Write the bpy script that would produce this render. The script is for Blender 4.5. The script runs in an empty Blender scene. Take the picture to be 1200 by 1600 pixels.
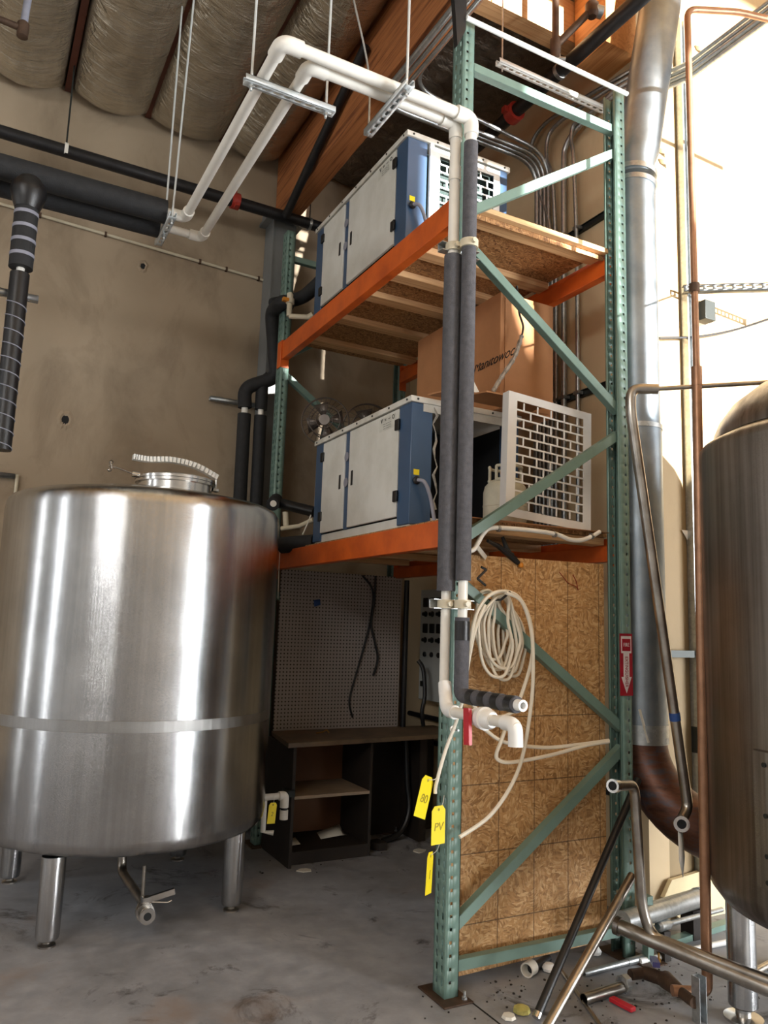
import bpy, bmesh, math, random
import numpy as np
from mathutils import Vector, Matrix
random.seed(7)
S = bpy.context.scene
COL = S.collection

# ------------------------------------------------------------------ camera
YAW, PITCH, ROLL, F = 0.488109, 0.146213, 0.033323, 1204.79     # focal length in pixels of the 1200x1600 frame
CAM = np.array([0.0, 0.0, 1.5])
_f = np.array([math.sin(YAW)*math.cos(PITCH), math.cos(YAW)*math.cos(PITCH), math.sin(PITCH)])
_r = np.array([math.cos(YAW), -math.sin(YAW), 0.0]); _u = np.cross(_r, _f)
_r, _u = _r*math.cos(ROLL)+_u*math.sin(ROLL), -_r*math.sin(ROLL)+_u*math.cos(ROLL)
cam = bpy.data.cameras.new('camera'); co = bpy.data.objects.new('camera', cam); COL.objects.link(co)
cam.sensor_fit = 'VERTICAL'; cam.sensor_height = 36; cam.lens = F/1600*36; cam.clip_start = 0.05
co.matrix_world = Matrix(((_r[0], _u[0], -_f[0], CAM[0]), (_r[1], _u[1], -_f[1], CAM[1]), (_r[2], _u[2], -_f[2], CAM[2]), (0, 0, 0, 1)))
S.camera = co

def at(x, y, **k):
    """the point of the place on a known world plane (X=, Y= or Z=) measured at a photo pixel"""
    d = _r*((x-600)/F) - _u*((y-800)/F) + _f
    (a, v), = k.items(); i = 'XYZ'.index(a)
    p = CAM + d*((v-CAM[i])/d[i])
    return (float(p[0]), float(p[1]), float(p[2]))

# ------------------------------------------------------------------ exposure, sky, sun, daylight at the openings, one added lamp
S.view_settings.view_transform = 'Standard'; S.view_settings.look = 'None'
S.view_settings.exposure = 0.0; S.view_settings.gamma = 1.0; S.view_settings.use_curve_mapping = False
S.cycles.use_denoising = True
S.cycles.max_bounces = 8
S.cycles.sample_clamp_indirect = 6.0
W = bpy.data.worlds.new('sky'); S.world = W; W.use_nodes = True
W.node_tree.nodes['Background'].inputs[0].default_value = (0.75, 0.86, 1.0, 1)
W.node_tree.nodes['Background'].inputs[1].default_value = 0.8

def sun(az, el, strength, angle):
    l = bpy.data.lights.new('sun', 'SUN'); o = bpy.data.objects.new('sun', l); COL.objects.link(o)
    d = Vector((math.sin(math.radians(az))*math.cos(math.radians(el)), math.cos(math.radians(az))*math.cos(math.radians(el)), math.sin(math.radians(el))))
    o.rotation_euler = d.to_track_quat('Z', 'Y').to_euler(); l.energy = strength; l.angle = math.radians(angle); l.color = (1, .97, .92)
    return o
def area(name, loc, look, sx, sy, power, color=(1, 1, 1)):
    l = bpy.data.lights.new(name, 'AREA'); l.shape = 'RECTANGLE'; l.size = sx; l.size_y = sy; l.energy = power; l.color = color
    o = bpy.data.objects.new(name, l); COL.objects.link(o); o.location = loc
    o.rotation_euler = (-Vector(look)).to_track_quat('Z', 'Y').to_euler()
    return o
sun(163, 3.2, 34.0, 0.7)
area('daylight_door', (7.48, -1.9, 1.75), (-1, 0.12, 0), 4.0, 3.3, 850, (.97, .985, 1))
area('added_rear_lamp', (5.55, -4.46, 1.33), (-.25, 1, 0), 2.1, 2.5, 800, (.96, .985, 1))  # added lamp inside the closed rear wall; no door stands there
area('daylight_high_windows', (-3.98, -1.5, 4.5), (1, .25, -.25), 4.0, 0.9, 160, (1, .98, .95))
area('daylight_window_far', (-3.98, 4.95, 2.2), (1, 0, 0), 0.14, 3.3, 16)
area('daylight_window_near', (-3.98, 3.3, 2.2), (1, 0, 0), 0.26, 3.3, 20)

# ------------------------------------------------------------------ materials
def lin(h):
    h = h.lstrip('#'); c = [int(h[i:i+2], 16)/255 for i in (0, 2, 4)]
    return tuple((v/12.92 if v <= .04045 else ((v+.055)/1.055)**2.4) for v in c) + (1,)
class NT:
    def __init__(s, name):
        s.m = bpy.data.materials.new(name); s.m.use_nodes = True
        s.n = s.m.node_tree.nodes; s.l = s.m.node_tree.links; s.b = s.n['Principled BSDF']
        s.tc = s.n.new('ShaderNodeTexCoord')
    def node(s, t, **k):
        o = s.n.new(t)
        for a, v in k.items(): setattr(o, a, v)
        return o
    def mapping(s, scale=(1, 1, 1), rot=(0, 0, 0), loc=(0, 0, 0)):
        m = s.node('ShaderNodeMapping'); m.inputs['Scale'].default_value = scale; m.inputs['Rotation'].default_value = rot; m.inputs['Location'].default_value = loc
        s.l.new(s.tc.outputs['Object'], m.inputs['Vector']); return m.outputs[0]
    def noise(s, scale, detail=4, rough=.55, vec=None, dist=0):
        t = s.node('ShaderNodeTexNoise'); t.inputs['Scale'].default_value = scale; t.inputs['Detail'].default_value = detail
        t.inputs['Roughness'].default_value = rough; t.inputs['Distortion'].default_value = dist
        s.l.new(vec if vec else s.tc.outputs['Object'], t.inputs['Vector']); return t.outputs['Fac']
    def voro(s, scale, vec=None, out='Distance', feat='F1'):
        t = s.node('ShaderNodeTexVoronoi'); t.feature = feat; t.inputs['Scale'].default_value = scale
        s.l.new(vec if vec else s.tc.outputs['Object'], t.inputs['Vector']); return t.outputs[out]
    def ramp(s, fac, stops):
        r = s.node('ShaderNodeValToRGB'); e = r.color_ramp.elements
        while len(e) < len(stops): e.new(.5)
        for q, (p, c) in zip(e, stops): q.position = p; q.color = c
        s.l.new(fac, r.inputs[0]); return r.outputs[0]
    def mix(s, fac, a, b, mode='MIX'):
        m = s.node('ShaderNodeMix'); m.data_type = 'RGBA'; m.blend_type = mode
        for sock, v in ((m.inputs[0], fac), (m.inputs[6], a), (m.inputs[7], b)):
            if isinstance(v, (int, float)): sock.default_value = v
            elif isinstance(v, tuple): sock.default_value = v
            else: s.l.new(v, sock)
        return m.outputs[2]
    def math(s, op, a, b=0.0, c=None):
        m = s.node('ShaderNodeMath'); m.operation = op
        for i, v in enumerate((a, b) if c is None else (a, b, c)):
            if isinstance(v, (int, float)): m.inputs[i].default_value = v
            else: s.l.new(v, m.inputs[i])
        return m.outputs[0]
    def set(s, **k):
        for a, v in k.items():
            i = s.b.inputs[{'color': 'Base Color', 'rough': 'Roughness', 'metal': 'Metallic', 'spec': 'Specular IOR Level', 'aniso': 'Anisotropic', 'trans': 'Transmission Weight', 'alpha': 'Alpha', 'coat': 'Coat Weight'}[a]]
            if isinstance(v, (int, float)): i.default_value = v
            elif isinstance(v, tuple): i.default_value = v
            else: s.l.new(v, i)
        return s
    def bump(s, h, strength=.3, dist=.01):
        b = s.node('ShaderNodeBump'); b.inputs['Strength'].default_value = strength; b.inputs['Distance'].default_value = dist
        s.l.new(h, b.inputs['Height']); s.l.new(b.outputs[0], s.b.inputs['Normal']); return s
BLACK, WHITE = (0, 0, 0, 1), (1, 1, 1, 1)
MAT = {}
def simple(name, hexa, rough=.5, metal=0, var=.12, scale=9, bump=0, dark=None):
    t = NT(name); c = lin(hexa); d = lin(dark) if dark else tuple(v*(1-var*2.2) for v in c[:3])+(1,)
    n = t.noise(scale, 6, .6)
    t.set(color=t.ramp(n, [(.3, d), (.62, c)]), rough=rough, metal=metal)
    if bump: t.bump(t.noise(scale*6, 5), bump)
    MAT[name] = t.m; return t
simple('green_paint', '#6e897f', .42, 0, .07, 7, .05)
simple('orange_paint', '#d2601f', .4, 0, .08, 5, .04, '#b04a16')
simple('pvc', '#e9e6dd', .35, 0, .05, 6)
simple('cream_pvc', '#cfc6ae', .4, 0, .08, 8)
simple('grey_foam', '#56565b', .8, 0, .15, 40, .35)
simple('charcoal_foam', '#55555b', .8, 0, .15, 40, .3)
simple('black_foam', '#1f2022', .75, 0, .2, 25, .25)
simple('black_tape', '#131315', .38, 0, .1, 20, .1)
simple('black_plastic', '#161618', .45, 0, .1, 10)
simple('chiller_blue', '#3c5675', .3, 0, .06, 5)
simple('chiller_white', '#dcdcd6', .4, 0, .05, 4, 0, '#c9c8bf')
simple('lid_white', '#d9d7cf', .4, 0, .06, 6, 0, '#bdb8ab')
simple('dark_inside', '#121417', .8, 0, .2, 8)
simple('coil_green', '#1d3330', .6, .2, .2, 60, .3)
simple('grille_white', '#e6e6e4', .35, 0, .04, 6)
simple('copper', '#a57c60', .4, .6, .14, 14)
simple('brown_iron', '#5a4638', .6, .5, .2, 14, .1)
simple('black_iron', '#2b2a2b', .45, .4, .2, 8, .1)
simple('red_paint', '#a8352a', .45, 0, .12, 12)
simple('red_handle', '#c22633', .4, 0, .06, 12)
simple('column_grey', '#7d8080', .5, .1, .1, 4, .05)
simple('cardboard', '#a9764c', .8, 0, .08, 5, .05)
simple('wood_dark', '#261d16', .7, 0, .2, 8)
simple('counter', '#6e5b45', .6, 0, .2, 5, .05, '#4e4032')
simple('shelf_board', '#a3907a', .6, 0, .15, 6)
simple('hardboard', '#6b4424', .7, 0, .1, 4)
simple('panel_grey', '#b9bbb6', .45, 0, .05, 4)
simple('tag_yellow', '#f4dd12', .5, 0, .03, 6)
simple('ink', '#a89820', .6)
simple('black_ink', '#16130f', .7)
simple('grey_ink', '#55554f', .7)
simple('tank_cream', '#d6d2bd', .45, 0, .1, 9)
simple('tubing', '#f0e8d6', .25, 0, .04, 10).set(trans=.08)
simple('white_plastic', '#efefec', .3, 0, .02, 5)
simple('rope_white', '#d8d4c8', .7)
simple('sign_red', '#a3132c', .35)
simple('sign_white', '#e4dcdc', .4)
simple('paper', '#d9d6cb', .8, 0, .06, 12)
simple('plastic_film', '#cfc9bd', .2, 0, .3, 30, .4).set(trans=.4)
simple('blue_tape', '#2b4f8f', .6)
simple('orange_plastic', '#d98a1f', .4)
simple('brass', '#b98d4e', .35, .9)
simple('purple_plastic', '#4a477e', .4)
simple('beige_foam', '#e0cfa6', .8, 0, .06, 6, .1)
simple('label_paper', '#cfcfc6', .5)
simple('grey_plastic', '#8d8f9c', .5)
simple('zinc_lit', '#cdd3d4', .35, .35, .06, 18)  # galvanised in a paler colour that carries the bright light on the hangers
simple('zinc_shaded', '#666a6c', .45, .9, .12, 18)  # galvanised darkened in colour to stand for the arm's shaded side
simple('dark_strut', '#2f3331', .45, .5)
simple('fan_metal', '#6d655f', .4, .7)
simple('yellow_green', '#b5ad62', .7, 0, .2, 20, .2)
simple('joist_red', '#5c2f1f', .7, 0, .15, 6)
simple('white_paint', '#eef0ec', .4, 0, .04, 6)
simple('wire_red', '#8d2a17', .5)

t = simple('galvanised', '#aeb2b3', .36, .85, .1, 18)
t.set(color=t.mix(.45, t.ramp(t.noise(6, 4), [(.3, lin('#8f9496')), (.7, lin('#c3c6c6'))]), t.ramp(t.voro(70, out='Color'), [(.2, lin('#989c9e')), (.8, lin('#bcc0c0'))])))
t = NT('duct_metal'); MAT['duct_metal'] = t.m
t.set(color=t.ramp(t.noise(5, 6, .6), [(.3, lin('#78828a')), (.7, lin('#98a1a8'))]), metal=.85, rough=t.ramp(t.noise(9, 3), [(.3, (.36,)*3+(1,)), (.7, (.5,)*3+(1,))]))
def steel(name, light, dark, rough, streak=1.0, grain=1.6):
    t = NT(name); MAT[name] = t.m
    v = t.mapping((26, 26, .6)); n = t.noise(1.0, 5, .6, v); n2 = t.noise(3, 5, .6); fine = t.noise(1.0, 3, .5, t.mapping((160, 160, 7000)))
    c = t.mix(.35*streak, t.ramp(n2, [(.3, lin(dark)), (.7, lin(light))]), t.ramp(n, [(.35, lin(dark)), (.65, lin(light))]))
    tg = t.node('ShaderNodeTangent'); tg.direction_type = 'RADIAL'; tg.axis = 'Z'; t.l.new(tg.outputs[0], t.b.inputs['Tangent'])
    t.set(color=c, metal=1.0, rough=t.ramp(t.noise(2, 5), [(.3, (rough*.85,)*3+(1,)), (.75, (rough*1.2,)*3+(1,))]), aniso=.6)
    # horizontal brush grain: fine grooves tilt the normal up and down
    g = t.node('ShaderNodeNewGeometry'); cx = t.node('ShaderNodeCombineXYZ'); t.l.new(t.math('MULTIPLY', t.math('SUBTRACT', fine, .5), grain), cx.inputs[2])
    ad = t.node('ShaderNodeVectorMath', operation='ADD'); t.l.new(g.outputs['Normal'], ad.inputs[0]); t.l.new(cx.outputs[0], ad.inputs[1])
    nz = t.node('ShaderNodeVectorMath', operation='NORMALIZE'); t.l.new(ad.outputs[0], nz.inputs[0]); t.l.new(nz.outputs[0], t.b.inputs['Normal'])
    return t
steel('brushed_steel', '#cbcccd', '#a0a1a2', .15)
steel('dull_steel', '#9b958f', '#655d57', .32, 1.9)
t = NT('tube_steel'); MAT['tube_steel'] = t.m
t.set(color=t.ramp(t.noise(8, 5), [(.3, lin('#8b847c')), (.7, lin('#bdb8b0'))]), metal=1.0, rough=.3)
t = NT('polished_steel'); MAT['polished_steel'] = t.m
t.set(color=t.ramp(t.noise(8, 5), [(.3, lin('#b8b5b0')), (.7, lin('#dad8d4'))]), metal=1.0, rough=.2)
t = NT('rust_steel'); MAT['rust_steel'] = t.m
t.set(color=t.ramp(t.noise(1, 7, .65, t.mapping((6, 6, 22))), [(.28, lin('#2c1c16')), (.5, lin('#5f3c2c')), (.66, lin('#4a4a52')), (.85, lin('#a07a5c'))]), metal=.55, rough=.45)

# concrete floor, stained and worn
t = NT('concrete'); MAT['concrete'] = t.m
big = t.noise(.9, 7, .62, None, .4); fine = t.noise(9, 8, .65); spots = t.noise(2.6, 9, .72, None, .8)
c = t.ramp(big, [(.3, lin('#6a6c70')), (.5, lin('#8b8d92')), (.7, lin('#afb1b5'))])
c = t.mix(.45, c, t.ramp(fine, [(.3, lin('#66676a')), (.7, lin('#a3a4a8'))]))
c = t.mix(t.ramp(spots, [(.56, BLACK), (.68, WHITE)]), c, lin('#3b3735'))
c = t.mix(t.ramp(t.noise(1.7, 6, .6, t.mapping(loc=(4, 9, 2))), [(.58, BLACK), (.75, (.6, .6, .6, 1))]), c, lin('#8a7059'))
t.set(color=c, rough=t.ramp(fine, [(.3, (.45,)*3+(1,)), (.7, (.75,)*3+(1,))]))
t.bump(fine, .12)
# painted walls, beige with stains
def wallmat(name, a, b, stain, st=.5):
    t = NT(name); MAT[name] = t.m
    n = t.noise(.8, 5, .6, None, .3); n2 = t.noise(2.3, 7, .65, t.mapping((1, 1, .6)), .6)
    c = t.ramp(n, [(.3, lin(a)), (.7, lin(b))])
    c = t.mix(t.ramp(n2, [(.5, BLACK), (.8, (st, st, st, 1))]), c, lin(stain))
    t.set(color=c, rough=.7); t.bump(t.noise(30, 5), .05); return t
wallmat('wall_beige', '#93836d', '#a89780', '#6b5b48', .75)
wallmat('wall_tan', '#c9b28d', '#d6c09b', '#ad9570', .3)
wallmat('wall_shed', '#a3a3a1', '#b3b3b0', '#8a8a88', .3)
wallmat('wall_pale', '#96825f', '#a38c69', '#7f6c4e', .4)
# wood
def wood(name, a, b, scale, axis, rough=.65, knots=True):
    t = NT(name); MAT[name] = t.m
    sc = {'x': (.6, scale, scale), 'y': (scale, .6, scale), 'z': (scale, scale, .6)}[axis]
    n = t.noise(1, 6, .6, t.mapping(sc), 1.2)
    c = t.ramp(n, [(.3, lin(a)), (.5, lin(b)), (.62, lin(a)), (.75, lin(b))])
    t.set(color=c, rough=rough); t.bump(n, .08); return t
wood('lumber_x', '#b98c5d', '#d3ab7c', 22, 'x')
wood('lumber_y', '#a96c3a', '#c98f58', 14, 'y')
wood('glulam', '#6f3c1d', '#ad6d3e', 16, 'y')
wood('plywood', '#cf9f66', '#e3bf8c', 7, 'x')
# oriented strand board
def osb(name, c0, c1, c2, grid=None):
    t = NT(name); MAT[name] = t.m
    v = t.mapping((1, 1, 1)); w = t.node('ShaderNodeTexNoise'); w.inputs['Scale'].default_value = 5; t.l.new(v, w.inputs['Vector'])
    mx = t.node('ShaderNodeVectorMath', operation='MULTIPLY_ADD'); t.l.new(w.outputs['Color'], mx.inputs[0]); mx.inputs[1].default_value = (.16, .16, .16); t.l.new(v, mx.inputs[2])
    m1 = t.node('ShaderNodeMapping'); m1.inputs['Scale'].default_value = (130, 130, 42); m1.inputs['Rotation'].default_value = (.3, .5, .4); t.l.new(mx.outputs[0], m1.inputs[0])
    m2 = t.node('ShaderNodeMapping'); m2.inputs['Scale'].default_value = (44, 110, 134); m2.inputs['Rotation'].default_value = (.9, .2, .7); t.l.new(mx.outputs[0], m2.inputs[0])
    a = t.voro(1, m1.outputs[0], 'Color'); b = t.voro(1, m2.outputs[0], 'Color')
    st = [(.22, lin(c0)), (.42, lin(c1)), (.56, lin(c1)), (.78, lin(c2))]
    c = t.mix(t.ramp(t.noise(14, 3), [(.42, BLACK), (.58, WHITE)]), t.ramp(a, st), t.ramp(b, st))
    c = t.mix(t.ramp(t.noise(60, 5, .7), [(.6, BLACK), (.72, (.75,)*3+(1,))]), c, lin('#6d4722'))
    if grid:                                            # printed nailing lines
        sx = t.node('ShaderNodeSeparateXYZ'); t.l.new(t.tc.outputs['Object'], sx.inputs[0])
        gx = t.math('LESS_THAN', t.math('FRACT', t.math('MULTIPLY', t.math('ADD', sx.outputs[0], grid[2]), 1/grid[0])), .005/grid[0])
        gz = t.math('LESS_THAN', t.math('FRACT', t.math('MULTIPLY', t.math('ADD', sx.outputs[2], grid[3]), 1/grid[1])), .005/grid[1])
        gz = t.math('MULTIPLY', gz, t.math('LESS_THAN', sx.outputs[2], 1.2))
        c = t.mix(t.math('MULTIPLY', t.math('MAXIMUM', gx, gz), .75), c, lin('#4a3420'))
    t.set(color=c, rough=.65); t.bump(a, .05); return t
osb('osb', '#9a7143', '#bd8f5a', '#d6b180', (.203, .29, .0, .06))
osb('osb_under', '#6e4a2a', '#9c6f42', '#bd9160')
# foil facing of the insulation
t = NT('foil'); MAT['foil'] = t.m
n = t.noise(3, 5, .55, t.mapping((1.6, .8, 1)), 1.2); n2 = t.noise(1, 4, .6, t.mapping((5, 16, 5)), 1.5)
t.set(color=t.ramp(n, [(.3, lin('#b0a795')), (.7, lin('#cfc6b4'))]), metal=.8, rough=.26)
t.bump(t.math('ADD', n, t.math('MULTIPLY', n2, .8)), .55, .05)
t = NT('foil_dark'); MAT['foil_dark'] = t.m  # facing in a darker tone for the batt right of the girder
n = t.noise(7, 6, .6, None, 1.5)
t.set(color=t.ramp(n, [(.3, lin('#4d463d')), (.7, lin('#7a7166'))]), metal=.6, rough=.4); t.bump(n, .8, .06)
# pegboard with its field of holes
t = NT('pegboard'); MAT['pegboard'] = t.m
sx = t.node('ShaderNodeSeparateXYZ'); t.l.new(t.tc.outputs['Object'], sx.inputs[0])
def cell(o): return t.math('SUBTRACT', t.math('FRACT', t.math('MULTIPLY', o, 1/.0254)), .5)
dd = t.math('ADD', t.math('POWER', cell(sx.outputs[0]), 2.0), t.math('POWER', cell(sx.outputs[2]), 2.0))
t.set(color=t.mix(t.math('LESS_THAN', dd, .045), t.ramp(t.noise(2, 5), [(.3, lin('#978f8a')), (.7, lin('#a8a09b'))]), lin('#332c28')), rough=.6)

# ------------------------------------------------------------------ mesh builder
class MB:
    def __init__(s): s.v = []; s.f = []
    def quad(s, *p):
        b = len(s.v); s.v += [tuple(q) for q in p]; s.f.append(tuple(range(b, b+len(p)))); return s
    def box(s, x0, x1, y0, y1, z0, z1):
        b = len(s.v)
        s.v += [(x, y, z) for z in (z0, z1) for y in (y0, y1) for x in (x0, x1)]
        s.f += [tuple(b+i for i in q) for q in ((0, 2, 3, 1), (4, 5, 7, 6), (0, 1, 5, 4), (2, 6, 7, 3), (0, 4, 6, 2), (1, 3, 7, 5))]
        return s
    def bar(s, p, q, w, h, up=(0, 0, 1)):
        """rectangular bar from p to q, w across, h along up"""
        p, q, up = Vector(p), Vector(q), Vector(up); d = (q-p).normalized(); side = d.cross(up).normalized(); u = side.cross(d)
        b = len(s.v)
        for c in (p, q):
            for i, j in ((-1, -1), (1, -1), (1, 1), (-1, 1)): s.v.append(tuple(c+side*(i*w/2)+u*(j*h/2)))
        s.f += [tuple(b+i for i in r) for r in ((0, 1, 2, 3), (4, 7, 6, 5), (0, 4, 5, 1), (1, 5, 6, 2), (2, 6, 7, 3), (3, 7, 4, 0))]
        return s
    def tube(s, pts, r, n=12, cap=True, closed=False):
        P = [Vector(p) for p in pts]; m = len(P); R = r if isinstance(r, (list, tuple)) else [r]*m
        T = []
        for i in range(m):
            a = P[i-1] if (i or closed) else P[0]; c = P[(i+1) % m] if (i < m-1 or closed) else P[-1]
            T.append((c-a).normalized())
        ref = Vector((0, 0, 1)) if abs(T[0].z) < .9 else Vector((1, 0, 0))
        u = (ref - T[0]*ref.dot(T[0])).normalized(); b = len(s.v)
        for i in range(m):
            u = (u - T[i]*u.dot(T[i])).normalized(); w = T[i].cross(u)
            for k in range(n):
                a = 2*math.pi*k/n; s.v.append(tuple(P[i]+(u*math.cos(a)+w*math.sin(a))*R[i]))
        for i in range(m if closed else m-1):
            j = (i+1) % m
            for k in range(n): s.f.append((b+i*n+k, b+i*n+(k+1) % n, b+j*n+(k+1) % n, b+j*n+k))
        if cap and not closed:
            s.f.append(tuple(b+k for k in reversed(range(n)))); s.f.append(tuple(b+(m-1)*n+k for k in range(n)))
        return s
    def pipe(s, p, q, r, wall=.004, n=20):
        """open-ended pipe with a wall"""
        p, q = Vector(p), Vector(q); d = (q-p).normalized(); e = .0005
        s.tube([p, q], r, n, cap=False); b = len(s.v); s.tube([q, p], r-wall, n, cap=False)
        ref = Vector((0, 0, 1)) if abs(d.z) < .9 else Vector((1, 0, 0)); u = (ref-d*ref.dot(d)).normalized(); w = d.cross(u)
        for c in (p, q):
            b = len(s.v)
            for rr in (r, r-wall):
                for k in range(n):
                    a = 2*math.pi*k/n; s.v.append(tuple(c+(u*math.cos(a)+w*math.sin(a))*rr))
            for k in range(n): s.f.append((b+k, b+(k+1) % n, b+n+(k+1) % n, b+n+k))
        return s
    def lathe(s, prof, c=(0, 0, 0), n=48, axis='z'):
        b = len(s.v); m = len(prof)
        for (r, h) in prof:
            for k in range(n):
                a = 2*math.pi*k/n; x, y = r*math.cos(a), r*math.sin(a)
                p = {'z': (x, y, h), 'x': (h, x, y), 'y': (y, h, x)}[axis]
                s.v.append((c[0]+p[0], c[1]+p[1], c[2]+p[2]))
        for i in range(m-1):
            for k in range(n): s.f.append((b+i*n+k, b+i*n+(k+1) % n, b+(i+1)*n+(k+1) % n, b+(i+1)*n+k))
        s.f.append(tuple(b+k for k in reversed(range(n)))); s.f.append(tuple(b+(m-1)*n+k for k in range(n)))
        return s
    def prism(s, poly, axis, a, c):
        """polygon (2-D) extruded along an axis from a to c"""
        n = len(poly); b = len(s.v)
        for h in (a, c):
            for (x, y) in poly: s.v.append({'x': (h, x, y), 'y': (x, h, y), 'z': (x, y, h)}[axis])
        s.f.append(tuple(b+k for k in reversed(range(n)))); s.f.append(tuple(b+n+k for k in range(n)))
        for k in range(n): s.f.append((b+k, b+(k+1) % n, b+n+(k+1) % n, b+n+k))
        return s
    def perf(s, org, du, dv, ucuts, vcuts, hole):
        """sheet with real holes: org + u*du + v*dv; hole(i,j) leaves cell i,j out"""
        o, du, dv = Vector(org), Vector(du), Vector(dv); b = len(s.v); n = len(ucuts)
        for v in vcuts:
            for u in ucuts: s.v.append(tuple(o+du*u+dv*v))
        for j in range(len(vcuts)-1):
            for i in range(n-1):
                if not hole(i, j): s.f.append((b+j*n+i, b+j*n+i+1, b+(j+1)*n+i+1, b+(j+1)*n+i))
        return s
    def build(s, name, mat, parent=None, bevel=0, sharp=35, solid=0, recalc=True):
        root = parent
        while root is not None and root.parent is not None: root = root.parent
        off = Vector(root.location) if root is not None else Vector((0, 0, 0))
        me = bpy.data.meshes.new(name); me.from_pydata([tuple(Vector(p)-off) for p in s.v], [], s.f)
        if recalc:
            bm = bmesh.new(); bm.from_mesh(me); bmesh.ops.recalc_face_normals(bm, faces=bm.faces); bm.to_mesh(me); bm.free()
        me.materials.append(MAT[mat]); me.polygons.foreach_set('use_smooth', [True]*len(me.polygons))
        me.set_sharp_from_angle(angle=math.radians(sharp)); me.update()
        o = bpy.data.objects.new(name, me); COL.objects.link(o); o.parent = parent
        if solid: q = o.modifiers.new('sheet', 'SOLIDIFY'); q.thickness = solid; q.offset = -1
        if bevel: q = o.modifiers.new('edge', 'BEVEL'); q.width = bevel; q.segments = 2; q.limit_method = 'ANGLE'; q.harden_normals = False
        return o
def tag(o, label=None, cat=None, group=None, kind=None):
    if label: o['label'] = label
    if cat: o['category'] = cat
    if group: o['group'] = group
    if kind: o['kind'] = kind
    return o
def thing(name, label, cat, loc=(0, 0, 0), group=None):
    o = bpy.data.objects.new(name, None); COL.objects.link(o); o.location = loc; o.empty_display_size = .1
    return tag(o, label, cat, group)
def struct(o): o['kind'] = 'structure'; return o
def copy_tree(o, parent=None):
    c = o.copy(); COL.objects.link(c)
    if parent is not None: c.parent = parent
    for ch in [q for q in bpy.data.objects if q.parent == o]: copy_tree(ch, c)
    return c
def smooth(pts, n=8):
    """Catmull-Rom through points"""
    P = [Vector(p) for p in pts]; out = []
    for i in range(len(P)-1):
        a, b, c, d = P[max(i-1, 0)], P[i], P[i+1], P[min(i+2, len(P)-1)]
        for k in range(n):
            t = k/n; out.append(.5*((2*b)+(c-a)*t+(2*a-5*b+4*c-d)*t*t+(3*b-a-3*c+d)*t**3))
    return out+[P[-1]]
def bend(pts, r, n=6):
    """polyline with rounded corners of radius r"""
    P = [Vector(p) for p in pts]; out = [P[0]]
    for i in range(1, len(P)-1):
        a = (P[i-1]-P[i]); c = (P[i+1]-P[i]); k = min(r, a.length*.48, c.length*.48)
        p0 = P[i]+a.normalized()*k; p1 = P[i]+c.normalized()*k
        for j in range(n+1):
            t = j/n; out.append(p0*(1-t)**2+P[i]*2*t*(1-t)+p1*t*t)
    return out+[P[-1]]
def text(name, body, size, mat, parent, loc, rot, shear=0, depth=.0006, sx=1):
    cu = bpy.data.curves.new(name, 'FONT'); cu.body = body; cu.size = size; cu.align_x = 'CENTER'; cu.align_y = 'CENTER'; cu.extrude = depth; cu.shear = shear
    o = bpy.data.objects.new(name, cu); COL.objects.link(o)
    me = bpy.data.meshes.new_from_object(o.evaluated_get(bpy.context.evaluated_depsgraph_get()))
    bpy.data.objects.remove(o); bpy.data.curves.remove(cu)
    o = bpy.data.objects.new(name, me); COL.objects.link(o); me.materials.clear(); me.materials.append(MAT[mat])
    root = parent
    while root is not None and root.parent is not None: root = root.parent
    o.parent = parent; o.location = Vector(loc)-(Vector(root.location) if root is not None else Vector()); o.rotation_euler = rot; o.scale = (sx, 1, 1)
    return o
R90 = math.pi/2

# ================================================================== the room
XB, YA, YC = 3.3, 5.8, 3.1          # right wall, left (back) wall, wall stepping right beyond the rack
struct(MB().box(-4, 7.4, -4.5, 5.8, -.1, 0).build('floor', 'concrete'))
struct(MB().box(-4, XB+.1, YA, YA+.15, 0, 6.2).build('wall_left', 'wall_beige'))
struct(MB().box(XB, XB+.15, YC, YA, 0, 6.2).build('wall_right', 'wall_tan'))
struct(MB().box(XB+.15, 7.4, YC, YC+.15, 0, 6.75).build('wall_far_right', 'wall_pale'))
m = MB().prism([(-4.1, 0), (-2.1, 0), (-2.1, 6.7), (-4.1, 6.7)], 'y', -4.6, -4.5)
m.prism([(-2.1, 0), (.9, 0), (.9, 6.7), (-2.1, 6.7)], 'y', -4.6, -4.5).prism([(.9, 0), (4.52, 0), (4.52, 6.7), (.9, 6.7)], 'y', -4.6, -4.5)
m.prism([(4.52, 0), (7.4, 0), (7.4, 2.72), (5.7, 2.8), (5.64, 2.84), (5.64, 5.62), (5.42, 5.62), (5.42, 3.02), (5.34, 3.10), (5.34, 5.62), (5.12, 5.62), (5.12, 3.42), (4.88, 3.97), (4.52, 4.02)], 'y', -4.6, -4.5).prism([(4.52, 4.70), (5.1, 4.72), (5.13, 5.62), (4.52, 5.62)], 'y', -4.6, -4.5).prism([(4.52, 6.3), (7.4, 6.3), (7.4, 6.7), (4.52, 6.7)], 'y', -4.6, -4.5)  # unseen opening and bars, shaped to aim the sun patch and block leaks
struct(m.build('wall_rear', 'wall_shed'))
struct(MB().box(7.4, 7.5, -4.5, -3.95, 0, 6.7).box(7.4, 7.5, .15, 3.3, 0, 6.7).box(7.4, 7.5, -3.95, .15, 3.45, 6.7).build('wall_side_right', 'wall_shed'))
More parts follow.
